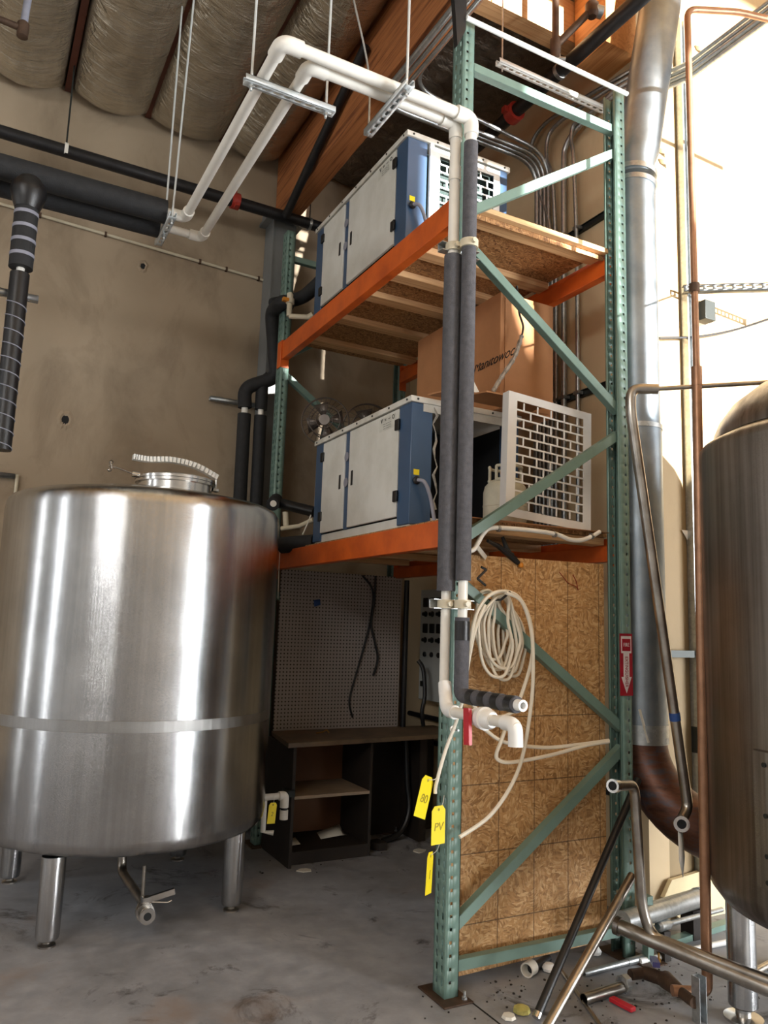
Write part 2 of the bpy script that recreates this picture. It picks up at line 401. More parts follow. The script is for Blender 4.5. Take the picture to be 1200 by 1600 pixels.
struct(MB().box(-4.1, -4, -4.5, 3.05, 0, 4.0).box(-4.1, -4, -4.5, 3.15, 5.0, 6.7).box(-4.1, -4, -4.5, -3.6, 4, 5).box(-4.1, -4, .6, 3.15, 4, 5).box(-4.1, -4, 3.55, 4.87, 0, 6.7).box(-4.1, -4, 5.03, 5.95, 0, 6.7).box(-4.1, -4, 3.15, 3.55, 3.9, 6.7).box(-4.1, -4, 4.87, 5.03, 3.9, 6.7)
       .box(-4.1, -4, 3.05, 3.55, 0, .5).box(-4.1, -4, 4.87, 5.03, 0, .5).build('wall_side_left', 'wall_shed'))
struct(MB().box(-4.1, 3.5, 1.6, 5.95, 5.52, 5.62).prism([(1.6, 5.52), (1.6, 5.62), (-4.6, 6.7), (-4.6, 6.6)], 'x', -4.1, 3.5).box(3.5, 7.5, -4.6, 3.3, 6.7, 7.4).prism([(1.6, 5.52), (3.3, 5.52), (3.3, 6.75), (-4.6, 6.75), (-4.6, 6.6)], 'x', 3.46, 3.5).build('ceiling', 'plywood'))

# roof joists, foil-faced insulation between them, the glulam girder
JX = [.285+.585*k for k in range(-5, 3)]
from mathutils import noise as mn
jd = {}
for k, x in enumerate(JX):
    o = MB().box(x-.022, x+.022, 1.6, 5.79, 5.36, 5.52).build('ceiling_joist', 'joist_red'); o['kind'] = 'structure'
def batt(x0, x1, y0, y1, zt, sag, mat, label, seed):
    nx, ny = 26, 110; m = MB()
    for j in range(ny+1):
        v = j/ny; y = y0+(y1-y0)*v
        for i in range(nx+1):
            u = i/nx; e = (max(0, math.sin(math.pi*u)))**.55
            x = x0+(x1-x0)*u
            w = mn.noise(Vector((x*1.6+seed, y*2.2, seed)))*.03+(abs(mn.noise(Vector((x*2.5+seed, y*7, seed*2))))-.3)*.022
            endu = 1 if v < .97 else max(0., (1-v)/.03)**.4
            m.v.append((x, y, zt-(sag*e+w*e)*endu-.004))
    for j in range(ny):
        for i in range(nx):
            b = j*(nx+1)+i; m.f.append((b, b+1, b+nx+2, b+nx+1))
    o = m.build('insulation_batt', mat, recalc=False, sharp=180)
    return tag(o, label, 'insulation', 'foil insulation batts between the joists')
names = ['foil insulation batt seen only at the far left corner of the ceiling', 'foil insulation batt left of the dark red joist at the top left corner', 'creased foil insulation batt just right of the exposed dark red joist', 'foil insulation batt above the two hanger rods of the black pipes', 'dark foil insulation batt against the wooden girder']
for k in range(5):
    a = JX[k+3]+(.026 if k < 3 else .002); b = JX[k+4]-(.026 if k in (0, 1) else .002) if k < 4 else 1.945
    batt(a, b, 1.62, 5.79, 5.40 if k < 3 else 5.385, .17, 'foil', names[k], 3.1*k+1)
batt(2.12, 3.28, 3.52, 5.79, 5.44, .16, 'foil_dark', 'dark insulation batt right of the wooden girder, above the upper chiller', 31)
tag(MB().box(1.95, 2.11, 1.62, 5.79, 4.82, 5.52).build('roof_girder', 'glulam', bevel=.004), 'heavy glued laminated wooden girder running under the ceiling to the grey column', 'beam')
struct(MB().box(2.13, XB, 3.38, 3.50, 5.21, 5.50).build('ceiling_header', 'lumber_x'))
struct(MB().box(3.05, XB, 3.10, 3.37, 5.02, 5.50).build('ceiling_ledger', 'lumber_y'))

# steel building column under the girder
T = thing('steel_column', 'grey painted steel column standing against the wall under the girder', 'column', (1.97, 5.69, 0))
MB().box(1.875, 1.887, 5.59, 5.79, 0, 4.72).box(2.058, 2.07, 5.59, 5.79, 0, 4.72).box(1.887, 2.058, 5.60, 5.612, 0, 4.72).build('shaft', 'column_grey', T)
MB().box(1.82, 2.13, 5.56, 5.79, 4.72, 4.745).box(1.84, 1.86, 5.62, 5.79, 4.745, 4.815).box(2.12, 2.14, 5.62, 5.79, 4.745, 4.815).build('cap_plate', 'column_grey', T)
T['kind'] = 'thing'
# holes knocked in the plaster
for (px, py, r, lab) in ((102, 656, .05, 'ragged knocked-out hole in the beige wall above the big tank'), (223, 416, .035, 'small round patched hole in the beige wall below the black bundle')):
    c = at(px, py, Y=YA); ring = MB(); dk = MB(); n = 22; rr = [r*(1+.3*mn.noise(Vector((k*.9, r*40, 1)))) for k in range(n)]
    pts = lambda f, y: [(c[0]+rr[k]*f*math.cos(2*math.pi*k/n), y, c[2]+1.25*rr[k]*f*math.sin(2*math.pi*k/n)) for k in range(n)]
    a, b = pts(1.15, YA-.001), pts(.75, YA-.009)
    d = pts(.5, YA-.004)
    for k in range(n):
        j = (k+1) % n; ring.quad(a[k], a[j], b[j], b[k]); ring.quad(b[k], b[j], d[j], d[k])
    T = thing('wall_hole', lab, 'hole', c); ring.build('broken_rim', 'wall_beige', T); dk.v += d; dk.f.append(tuple(range(n))); dk.build('cavity', 'dark_inside', T)

# ================================================================== pallet rack
T = RACK = thing('pallet_rack', 'tall green upright pallet rack with two pairs of orange beams', 'rack', (1.894, 2.885, 0))
PX0, PX1, HB = 1.862, 2.92, 4.46
def post(xf, sg, y0, y1, top, name='upright_post'):
    m = MB(); w = y1-y0; d = .064; zc = [.0]
    for k in range(int(top/.0508)-1): z = .05+k*.0508; zc += [z, z+.027]
    zc.append(top); zs = [.0]
    for k in range(int(top/.0508)-1): z = .06+k*.0508; zs += [z, z+.013]
    zs.append(top)
    m.perf((xf, y0, 0), (0, 1, 0), (0, 0, 1), [0, w*.2, w*.34, w*.64, w*.78, w], zc, lambda i, j: j % 2 == 1 and i in (1, 3))
    for y in (y0, y1):
        m.perf((xf, y, 0), (sg, 0, 0), (0, 0, 1), [0, d*.26, d*.46, d], zs, lambda i, j: j % 2 == 1 and i == 1)
        e = .014 if y == y0 else -.014
        m.quad((xf+sg*d, y, 0), (xf+sg*d, y+e, 0), (xf+sg*d, y+e, top), (xf+sg*d, y, top))
    o = m.build(name, 'green_paint', T, solid=.0025, recalc=False); return o
def foot(x, y):
    f = MB().box(x-.07, x+.07, y-.105, y+.105, 0, .008).build('foot_plate', 'brown_iron', T, bevel=.002)
    MB().lathe([(.012, .008), (.012, .018), (.006, .018), (.006, .04)], (x+.045, y-.075, 0), 6).build('anchor_bolt', 'galvanised', f)
def brace(p, q, w=.042, dep=.038):
    m = MB(); p, q = Vector(p), Vector(q); d = (q-p).normalized(); n = d.cross(Vector((0, 1, 0))).normalized(); n = n if n.z > 0 else -n
    m.bar(p, q, .003, w, n)                                     # web, then two flanges
    for s in (-1, 1): m.bar(p+n*(s*w/2)+Vector((0, dep/2, 0)), q+n*(s*w/2)+Vector((0, dep/2, 0)), dep, .003, n)
    return m
for y0, y1, sgn, far in ((2.84, 2.93, 1, 0), (5.205, 5.295, -1, 1)):
    top = HB if not far else 4.44
    post(PX0, 1, y0, y1, top); post(PX1, -1, y0, y1, top)
    foot(PX0+.03, (y0+y1)/2); foot(PX1-.03, (y0+y1)/2)
    a, b, y = PX0+.064, PX1-.064, y0+.02
    for z in ((.115, 4.235)): brace((a-.02, y, z), (b+.02, y, z)).build('cross_brace', 'green_paint', T)
    for z0, z1 in ((.27, .925), (1.70, 1.06), (1.895, 2.50), (3.31, 2.665), (3.47, 4.085)):
        brace((a-.03, y, z0-.02 if z0 < z1 else z0+.02), (b+.03, y, z1+.02 if z0 < z1 else z1-.02)).build('diagonal_brace', 'green_paint', T)
def beam(x0, x1, face, z0, z1):
    m = MB(); s = 1 if face == 'front' else -1; xo, xi = (x0, x1) if s == 1 else (x1, x0)
    zs = z1-.042                                                  # stepped box beam
    m.prism([(xo, z0), (xi, z0), (xi, zs), (xo+s*.026, zs), (xo+s*.026, z1), (xo, z1)], 'y', 2.932, 5.203)
    o = m.build('load_beam', 'orange_paint', T, bevel=.003)
    for y, yy in ((2.932, 2.936), (5.199, 5.203)):
        MB().box(min(xo, xi)-.004, max(xo, xi)+.004, y-.001, yy+.001, z0-.06, z1+.015).build('end_plate', 'orange_paint', o)
    return o
beam(1.864, 1.916, 'front', 3.418, 3.552); beam(2.866, 2.918, 'rear', 3.418, 3.552)
beam(1.864, 1.916, 'front', 1.862, 1.985); beam(2.866, 2.918, 'rear', 1.862, 1.985)
for y in (2.926, 5.2):                                           # orange connector tabs on the post faces
    for z0 in (3.36, 1.80): MB().box(1.853, 1.860, y-.006 if y > 4 else y-.03, y+.07 if y > 4 else y+.006, z0, z0+.2).build('beam_connector', 'orange_paint', T, bevel=.002)

def deck(zb, name, lab, joists, over):
    T = thing(name, lab, 'shelf deck', (2.39, 4.06, zb))
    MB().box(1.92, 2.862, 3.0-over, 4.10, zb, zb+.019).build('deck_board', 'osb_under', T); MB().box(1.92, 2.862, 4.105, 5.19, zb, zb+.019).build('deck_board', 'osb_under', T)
    for y in joists: MB().box(1.922, 2.86, y-.045, y+.045, zb-.040, zb-.001).build('joist', 'lumber_x', T, bevel=.003)
    return T
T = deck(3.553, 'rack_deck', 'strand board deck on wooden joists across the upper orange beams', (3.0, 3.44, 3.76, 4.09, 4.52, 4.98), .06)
MB().box(1.93, 2.86, 2.943, 2.954, 3.50, 3.552).build('rim_strip', 'osb_under', T); MB().box(1.93, 2.86, 2.905, 2.942, 3.525, 3.5525).build('rim_lip', 'lumber_x', T, bevel=.003)
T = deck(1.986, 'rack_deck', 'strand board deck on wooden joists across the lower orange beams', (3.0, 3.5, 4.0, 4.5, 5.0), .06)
MB().quad((1.95, 2.90, 2.0065), (2.84, 2.90, 2.0065), (2.84, 3.2, 2.0065), (1.95, 3.2, 2.0065)).build('loose_ply', 'cardboard', T, solid=.004)

# strand board panel screwed inside the near frame
a = [(2.0-.02, .035), (2.845, .065), (2.82, 1.842), (2.0, 1.832)]
T = thing('strand_board_panel', 'strand board panel with printed grid lines closing the near end of the rack', 'panel', (2.4, 2.955, 0))
MB().prism([(1.935, .03), (2.848, .05), (2.845, 1.848), (1.94, 1.836)], 'y', 2.945, 2.957).build('board', 'osb', T, bevel=.001)

# ================================================================== chillers
def chiller(name, lab, x0, y0, y1, z0, H, full):
    T = thing(name, lab, 'chiller', (x0, y0, z0), 'packaged chillers on the rack')
    x1 = x0+.70; L = y1-y0; zt = z0+H
    MB().box(x0+.012, x1-.012, y0+.012, y1-.012, z0, z0+.055).build('base_rail', 'chiller_white', T, bevel=.004)
    if full: MB().box(x0+.05, x1-.02, y0+.07, y1-.02, z0+.056, zt-.05).build('coil_block', 'coil_green', T)
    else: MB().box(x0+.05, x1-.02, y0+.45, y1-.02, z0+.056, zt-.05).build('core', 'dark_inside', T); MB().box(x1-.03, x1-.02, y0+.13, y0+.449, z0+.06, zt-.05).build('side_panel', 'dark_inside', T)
    # blue corner posts and centre strip on the door side
    MB().box(x0, x0+.13, y0, y0+.13, z0+.012, zt-.032).build('corner_post', 'chiller_blue', T, bevel=.004)
    MB().box(x0, x0+.06, y1-.12, y1, z0+.012, zt-.032).build('corner_post', 'chiller_blue', T, bevel=.004)
    MB().box(x1-.06, x1, y0, y0+.10, z0+.012, zt-.032).build('corner_post', 'chiller_blue', T, bevel=.004)
    MB().box(x1-.06, x1, y1-.1, y1, z0+.012, zt-.032).build('corner_post', 'chiller_blue', T, bevel=.004)
    ym = y0+.645*L*.95
    MB().box(x0+.004, x0+.05, ym-.03, ym+.03, z0+.055, zt-.034).build('centre_strip', 'chiller_blue', T)
    # lid
    MB().box(x0-.012, x1+.012, y0-.012, y1+.012, zt-.032, zt).build('lid', 'lid_white', T, bevel=.003)
    lid = T.children[-1] if T.children else None
    # doors
    d1 = MB().box(x0-.004, x0+.014, y0+.135, ym-.034, z0+.062, zt-.040).build('door', 'chiller_white', T, bevel=.003)
    d2 = MB().box(x0-.004, x0+.014, ym+.034, y1-.124, z0+.062, zt-.040).build('door', 'chiller_white', T, bevel=.003)
    for d, yh, yl in ((d1, y0+.135, ym-.085), (d2, y1-.124, ym+.085)):
        for z in (zt-.13, z0+.17): MB().box(x0-.016, x0-.004, yh-.022, yh+.022, z-.03, z+.03).build('hinge', 'black_plastic', d, bevel=.003)
        MB().box(x0-.008, x0-.004, yl-.012, yl+.012, z0+.31, z0+.40).build('latch', 'black_plastic', d, bevel=.003)
    s = MB().quad((x0-.0045, y0+.165, zt-.13), (x0-.0045, y0+.355, zt-.13), (x0-.0045, y0+.355, zt-.055), (x0-.0045, y0+.165, zt-.055)).build('label_sticker', 'label_paper', d1)
    for i, ch in enumerate(('O', '\u00b7\u00b7\u00b7', '=', 'V')):
        text('sticker_mark', ch, .034, 'black_ink', s, (x0-.006, y0+.19+i*.045, zt-.072), (R90, 0, -R90))
    for i in range(3): text('sticker_mark', '\u2013\u2013\u2013  \u2013\u2013\u2013\u2013  \u2013\u2013', .016, 'grey_ink', s, (x0-.006, y0+.26, zt-.092-.013*i), (R90, 0, -R90))
    for z in (zt-.19, zt-.35): MB().lathe([(.028, 0), (.028, .004), (.02, .008)], (x0-.006, ym, z), 20, 'x').build('strip_gauge', 'grey_plastic', T)
    # bolts along the lid rim
    b = MB()
    for k in range(7): b.lathe([(.006, 0), (.006, .004)], (x0-.016, y0+.03+k*(L-.06)/6, zt-.016), 6, 'x')
    for k in range(5): b.lathe([(.006, 0), (.006, .004)], (x0+.03+k*.16, y0-.016, zt-.016), 6, 'y')
    b.build('rim_screws', 'dark_strut', T)['kind'] = 'stuff'
    # cable and gland on the near blue end
    g = MB().lathe([(.018, 0), (.022, -.012), (.015, -.022)], (x0+.035, y0-.001, z0+.24), 20, 'y').build('cable_gland', 'black_plastic', T)
    MB().quad((x0+.02, y0-.001, z0+.27), (x0+.055, y0-.001, z0+.27), (x0+.055, y0-.001, z0+.3), (x0+.02, y0-.001, z0+.3)).build('warning_label', 'tag_yellow', T)
    MB().tube(smooth([(x0+.035, y0-.02, z0+.24), (x0+.06, y0-.05, z0+.225), (x0+.09, y0-.06, z0+.15), (x0+.12, y0-.06, z0+.02)]), .010, 10).build('power_cable', 'grey_plastic', T)
    return T
def grille_bars(m, w, h, fr, rows, cols, t, ox=0., oz=0., y0=0., y1=.003):
    """white sheet with a brick pattern of cut-outs, in x-z"""
    m.box(ox, ox+w, y0, y1, oz, oz+fr).box(ox, ox+w, y0, y1, oz+h-fr, oz+h).box(ox, ox+fr, y0, y1, oz+fr, oz+h-fr).box(ox+w-fr, ox+w, y0, y1, oz+fr, oz+h-fr)
    rh = (h-2*fr)/rows; cw = (w-2*fr)/cols
    for r in range(rows):
        z = oz+fr+r*rh
        if r: m.box(ox+fr, ox+w-fr, y0, y1, z-t/2, z+t/2)
        for c in range(cols+1):
            x = ox+fr+c*cw+(cw/2 if r % 2 else 0)
            if ox+fr+.01 < x < ox+w-fr-.01: m.box(x-t/2, x+t/2, y0, y1, z+t/2, z+rh-t/2)
    return m
U = chiller('chiller', 'white and blue chiller with louvred end panel on the upper rack deck', 1.95, 3.53, 4.83, 3.605, .69, True)
MB().box(1.96, 2.64, 3.56, 3.62, 3.573, 3.604).build('skid', 'lumber_x', U); MB().box(1.96, 2.64, 4.7, 4.76, 3.573, 3.604).build('skid', 'lumber_x', U)
g = MB().box(2.09, 2.115, 3.512, 3.53, 3.625, 4.255); grille_bars(g, .47, .61, 0.045, 11, 4, .009, 2.115, 3.635, 3.518, 3.521)
g.build('grille_panel', 'grille_white', U)
Lc = chiller('chiller', 'white and blue chiller with its near end open on the lower rack deck', 1.95, 3.40, 4.66, 2.01, .69, False)
w = [(2.083, 3.402, 2.66)]
for k in range(1, 13): w.append((2.092+.012*math.sin(k*2.1)+.004*k/3, 3.40+.006*math.cos(k*3), 2.66-k*.046))
MB().tube(w, [.006+.003*math.sin(k*1.7) for k in range(13)], 6).build('torn_lining', 'plastic_film', Lc)
MB().box(2.02, 2.59, 3.396, 3.41, 2.625, 2.668).build('end_rail', 'lid_white', Lc)

# grille taken off the lower chiller, leaning at the front of the deck
T = thing('grille_panel', 'white brick-pattern grille panel leaning at the front of the lower deck', 'grille panel', (2.262, 2.985, 2.046))
m = grille_bars(MB(), .525, .645, .042, 12, 5, .0085)
m.build('grille_sheet', 'grille_white', T); MB().box(-.012, .0, 0, .05, 0, .645).build('side_flange', 'grille_white', T); MB().box(.525, .536, 0, .05, 0, .645).build('side_flange', 'grille_white', T)
for ch in T.children:
    for v in ch.data.vertices: v.co += Vector(T.location)
T.rotation_euler = (math.radians(-3), math.radians(3.6), 0)

# propane bottle
T = thing('propane_bottle', 'small cream propane bottle standing beside the leaning grille on the lower deck', 'gas bottle', (2.44, 3.24, 2.011))
cx, cy, z = 2.44, 3.24, 2.011; r = .115
MB().lathe([(.08, 0), (.088, .0), (.088, .02), (.07, .024), (r*.9, .03), (r, .06), (r, .12), (r+.002, .122), (r+.002, .132), (r, .134), (r, .20), (r*.93, .232), (r*.7, .262), (r*.3, .275)], (cx, cy, z), 40).build('cylinder_body', 'tank_cream', T)
m = MB()
for a0, a1 in ((20, 160), (200, 340)):
    arc = [(cx+.085*math.cos(math.radians(a)), cy+.085*math.sin(math.radians(a))) for a in range(a0, a1+1, 10)]
    pts = [(arc[0][0], arc[0][1], z+.25)]+[(x, y, z+.335) for x, y in arc]+[(arc[-1][0], arc[-1][1], z+.25)]
    m.tube(bend(pts, .02), .008, 8); m.tube([(x, y, z+.262) for x, y in arc], .009, 8)
m.build('collar_handle', 'tank_cream', T)
MB().tube([(cx, cy, z+.27), (cx, cy, z+.30)], .014, 12).tube([(cx, cy, z+.30), (cx-.04, cy-.02, z+.30)], .01, 10).build('valve', 'brass', T)

# cardboard on the lower chiller
T = thing('cardboard_box', 'large brown cardboard box with dark script lettering on top of the lower chiller', 'box', (2.65, 3.90, 2.702))
m = MB().box(2.47, 2.85, 3.34, 4.25, 2.703, 3.38); m.build('carton', 'cardboard', T, bevel=.004)
q = at(770, 563, X=2.468); text('lettering', 'Manitowoc', .085, 'black_ink', T, (2.468, q[1], q[2]), (R90-.12, 0, -R90), .35)
MB().box(2.50, 2.82, 3.335, 3.339, 2.72, 3.35).build('end_flap', 'cardboard', T)
T = thing('cardboard_sheet', 'flat torn cardboard sheet lying over the open end of the lower chiller', 'cardboard', (2.3, 3.3, 2.70))
MB().prism([(2.02, 3.36), (2.06, 3.24), (2.2, 3.23), (2.24, 3.14), (2.40, 3.13), (2.52, 3.10), (2.655, 3.11), (2.655, 3.32), (2.3, 3.325)], 'z', 2.7025, 2.711).build('sheet', 'cardboard', T)
T = tag(MB().prism([(0, 0), (.05, .0), (.01, .06)], 'y', 3.2, 3.203).build('tape_scrap', 'paper'), 'small white torn paper scrap standing up behind the foam pipes on the cardboard', 'paper scrap'); T.location = (2.19, 0, 2.712)
a = at(770, 612, Y=3.25); b = at(815, 525, Y=3.25)
pts = [a, tuple(Vector(a).lerp(Vector(b), .3)+Vector((0, 0, -.012))), tuple(Vector(a).lerp(Vector(b), .7)+Vector((.006, 0, -.03))), b]
tag(MB().tube(smooth(pts, 6), [.009+.005*abs(math.sin(k*1.3)) for k in range(19)], 7).build('plastic_strip', 'plastic_film'), 'twisted clear plastic strip hanging from the upper deck in front of the cardboard box', 'plastic strip')
p = Vector(b); tag(MB().tube(smooth([b, (p.x+.01, p.y, p.z+.06), (p.x-.02, p.y, p.z+.14), (p.x-.02, p.y+.02, 3.40)]), .006, 6).build('tie_strap', 'black_plastic'), 'short black strap holding the twisted plastic strip up', 'strap')

# wire fans behind the lower chiller
def fan(c, r, lab, yaw, tilt=0):
    T = thing('wire_fan', lab, 'fan', (c[0], c[1], 2.006), 'old fans behind the lower chiller')
    m = MB(); n = 40
    def P(a, rr, d): return Vector((rr*math.cos(a), d, rr*math.sin(a)))
    R = Matrix.Rotation(yaw, 3, 'Z') @ Matrix.Rotation(tilt, 3, 'X'); C0 = Vector(c)
    for rr, d in ((r, 0), (r*.99, -.03), (r*.66, -.075), (r*.35, -.09), (r*.66, .06)):
        m.tube([C0+R@P(2*math.pi*k/n, rr, d) for k in range(n)], .004, 6, closed=True)
    for k in range(28):
        a = 2*math.pi*k/28
        m.tube([C0+R@P(a, r*.2, -.092), C0+R@P(a, r*.66, -.075), C0+R@P(a, r, -.0)], .0016, 4)
    m.build('guard', 'fan_metal', T)
    MB().lathe([(r*.22, -.004), (r*.22, .004)], (0, 0, 0), 24, 'y').build('hub_plate', 'fan_metal', T)
    h = T.children[-1] if T.children else [o for o in bpy.data.objects if o.parent == T][-1]
    for v in h.data.vertices: v.co = R@(v.co+Vector(T.location)) + C0+R@Vector((0, -.092, 0)) - Vector(T.location)
    b = MB()
    for k in range(4):
        a = 2*math.pi*k/4+.3
        q = [C0+R@P(a-.35, r*.15, -.03), C0+R@P(a-.45, r*.8, -.045), C0+R@P(a+.35, r*.85, .0), C0+R@P(a+.35, r*.15, .0)]
        b.quad(*q)
    b.build('blades', 'fan_metal', T, solid=.002)
    MB().tube([C0+R@Vector((0, .05, 0)), (c[0], c[1]+.06, c[2]-.1), (c[0], c[1]+.06, 2.02)], .012, 10).lathe([(.11, 2.007), (.11, 2.02), (.03, 2.035)], (c[0], c[1]+.06, 0), 24).build('stand', 'dark_strut', T)
    return T
fan((2.13, 4.95, 2.93), .17, 'wire guard fan facing the room behind the far end of the lower chiller', -.5, .1)
fan((2.48, 4.97, 2.93), .19, 'dark wire fan right of the lighter one behind the lower chiller', -.3, 0)

# ================================================================== the two tanks
TX, TY, TR = .88, 4.57, .755
T = thing('steel_tank', 'big brushed stainless steel tank on four legs before the beige wall', 'tank', (TX, TY, 0))
def lath(m, prof, n=96): return m.lathe(prof, (TX, TY, 0), n)
lath(MB(), [(.05, .36), (.3, .365), (.55, .38), (.69, .395), (.73, .41), (.748, .435), (TR, .47), (TR, 1.0), (TR, 1.5), (TR, 2.06), (.749, 2.10), (.73, 2.128), (.69, 2.146), (.5, 2.185), (.25, 2.222), (.05, 2.24)]).build('shell', 'brushed_steel', T, sharp=60)
t = steel('steel_band', '#a9a8a6', '#939290', .34); 
m = MB(); n = 96
for z0, r0, z1, r1 in ((.962, TR, .963, TR+.0015), (.963, TR+.0015, 1.015, TR+.0015), (1.015, TR+.0015, 1.016, TR)):
    for k in range(n):
        a, b = 2*math.pi*k/n, 2*math.pi*(k+1)/n
        m.quad(*[(TX+r*math.cos(q), TY+r*math.sin(q), z) for q, r, z in ((a, r0, z0), (b, r0, z0), (b, r1, z1), (a, r1, z1))])
m.build('weld_band', 'steel_band', T)
for lx, ly in ((.47, 4.035), (1.37, 4.14), (.36, 5.03), (1.32, 5.10)):
    g = MB().lathe([(.044, .03), (.050, .034), (.053, .05), (.055, .395)], (lx, ly, 0), 32).build('leg', 'brushed_steel', T)
    MB().lathe([(.04, 0), (.04, .008), (.025, .012), (.02, .014), (.02, .03)], (lx, ly, 0), 24).build('levelling_foot', 'tube_steel', g)
# manway on top
mx, my, mz = .985, 4.42, 2.13
MB().lathe([(.205, mz), (.205, mz+.125), (.222, mz+.125), (.222, mz+.14), (.205, mz+.14)], (mx, my, 0), 64).build('manway_collar', 'polished_steel', T)
lid = MB().lathe([(.225, mz+.142), (.225, mz+.156), (.21, mz+.162), (.12, mz+.185), (.02, mz+.19)], (mx, my, 0), 64).build('manway_lid', 'polished_steel', T)
pts = [at(208, 714, Y=4.40), at(232, 718, Y=4.40), at(268, 719, Y=4.40), at(305, 728, Y=4.40), at(338, 746, Y=4.40)]
P = smooth(pts, 6); m = MB()
for a, b in zip(P, P[1:]): m.bar(a, Vector(b)+(Vector(b)-Vector(a)).normalized()*.004, .045, .030)
m.build('clamp_arm', 'white_paint', lid)
e = pts[-1]; MB().tube([(e[0], e[1], e[2]), (e[0], e[1], e[2]-.075)], .006, 8).lathe([(.006, e[2]-.09), (.022, e[2]-.085), (.022, e[2]-.07), (.008, e[2]-.065)], (e[0], e[1], 0), 8).build('swing_bolt', 'polished_steel', lid)
h0, h1, h2 = at(212, 741, Y=4.4), at(198, 737, Y=4.4), at(176, 728, Y=4.4)
ev = MB().lathe([(.012, -.02), (.017, -.02), (.017, .02), (.012, .02)], h0, 12, 'x').build('hinge_lug', 'polished_steel', T)
hv = MB().tube([h0, h2], .006, 8).tube([at(170, 727, Y=4.4), at(180, 731, Y=4.4)], .006, 8).tube([at(173, 722, Y=4.4), at(175, 732, Y=4.4)], .006, 8)
for q in (at(174, 722, Y=4.4), at(171, 734, Y=4.4)): hv.lathe([(.003, -.012), (.010, -.007), (.013, 0), (.010, .007), (.003, .012)], q, 14)
hv.build('wing_screw', 'polished_steel', T)
# drain and butterfly valve beneath
v = at(226, 1425, Y=3.92)
o = MB().tube(bend([(TX, TY, .36), (TX, TY, v[2]), (v[0]+.02, v[1]+.07, v[2])], .07), .024, 16).build('drain_pipe', 'tube_steel', T)
vb = MB().lathe([(.018, -.06), (.025, -.058), (.025, -.022), (.042, -.02), (.042, -.006), (.030, -.004), (.030, .004), (.042, .006), (.042, .02), (.025, .022), (.025, .07)], v, 28, 'y').build('valve_body', 'polished_steel', T); MB().pipe((v[0], v[1]-.066, v[2]), (v[0], v[1]-.056, v[2]), .036, .018).build('outlet_ring', 'polished_steel', vb); MB().tube([(v[0], v[1]-.0615, v[2]), (v[0], v[1]-.0605, v[2])], .0178, 18).build('bore_shade', 'dark_inside', vb)  # dark disc paints the shade inside the valve outlet
MB().bar((v[0], v[1]-.01, v[2]+.055), tuple(Vector(at(273, 1392, Y=3.9))), .02, .026).box(v[0]-.018, v[0]+.018, v[1]-.025, v[1]+.01, v[2]+.04, v[2]+.07).build('lever', 'polished_steel', vb)
MB().tube([(v[0]+.02, v[1]-.01, v[2]+.045), at(262, 1410, Y=3.9), at(268, 1407, Y=3.9)], .005, 8).build('trigger', 'polished_steel', vb)
MB().tube([at(222, 1412, Y=3.95), at(226, 1352, Y=3.95)], .009, 10).build('sight_rod', 'tube_steel', T)

KX, KY, KR = 3.35, 1.86, .705
T = thing('kettle', 'dull streaked steel kettle with a stepped domed top beside the copper pipe', 'tank', (KX, KY, 0))
MB().lathe([(.05, .40), (.4, .405), (.58, .42), (.66, .445), (.695, .49), (KR, .54), (KR, 1.2), (KR, 2.29), (.70, 2.315), (.685, 2.335), (.63, 2.365), (.05, 2.37)], (KX, KY, 0), 96).build('shell', 'dull_steel', T, sharp=60)
MB().lathe([(.632, 2.366), (.63, 2.40), (.61, 2.45), (.56, 2.52), (.47, 2.59), (.34, 2.64), (.18, 2.67), (.03, 2.68)], (KX, KY, 0), 96).build('dome', 'dull_steel', T, sharp=60)
for a in (75, 345, 165, 255):
    lx, ly = KX+.6*math.cos(math.radians(a+67)), KY+.6*math.sin(math.radians(a+67))
    g = MB().lathe([(.052, .05), (.056, .055), (.056, .50)], (lx, ly, 0), 32).build('leg', 'brushed_steel', T)
    MB().lathe([(.075, 0), (.075, .01), (.03, .016), (.03, .05)], (lx, ly, 0), 24).build('levelling_foot', 'polished_steel', g)
# name plate riveted on the front, bent to the shell
pl = MB(); rows = []
d0 = math.atan2(-KY, -KX)
for k in range(9):
    a = d0-math.radians(38-k*4.2); rows.append([(KX+(KR+rr)*math.cos(a), KY+(KR+rr)*math.sin(a), z) for rr, z in ((.001, .60), (.012, .605), (.012, 1.085), (.001, 1.09))])
for a, b in zip(rows, rows[1:]):
    for i in range(3): pl.quad(a[i], b[i], b[i+1], a[i+1])
o = pl.build('mounting_plate', 'dull_steel', T)
for k, z in ((1, 1.04), (1, .86), (1, .72), (1, .63), (7, 1.04), (7, .63)):
    a = d0-math.radians(38-k*4.2); c = Vector((KX+(KR+.012)*math.cos(a), KY+(KR+.012)*math.sin(a), z)); nrm = Vector((math.cos(a), math.sin(a), 0))
    MB().tube([c, c+nrm*.006], .009, 10).build('rivet', 'dark_strut', o)
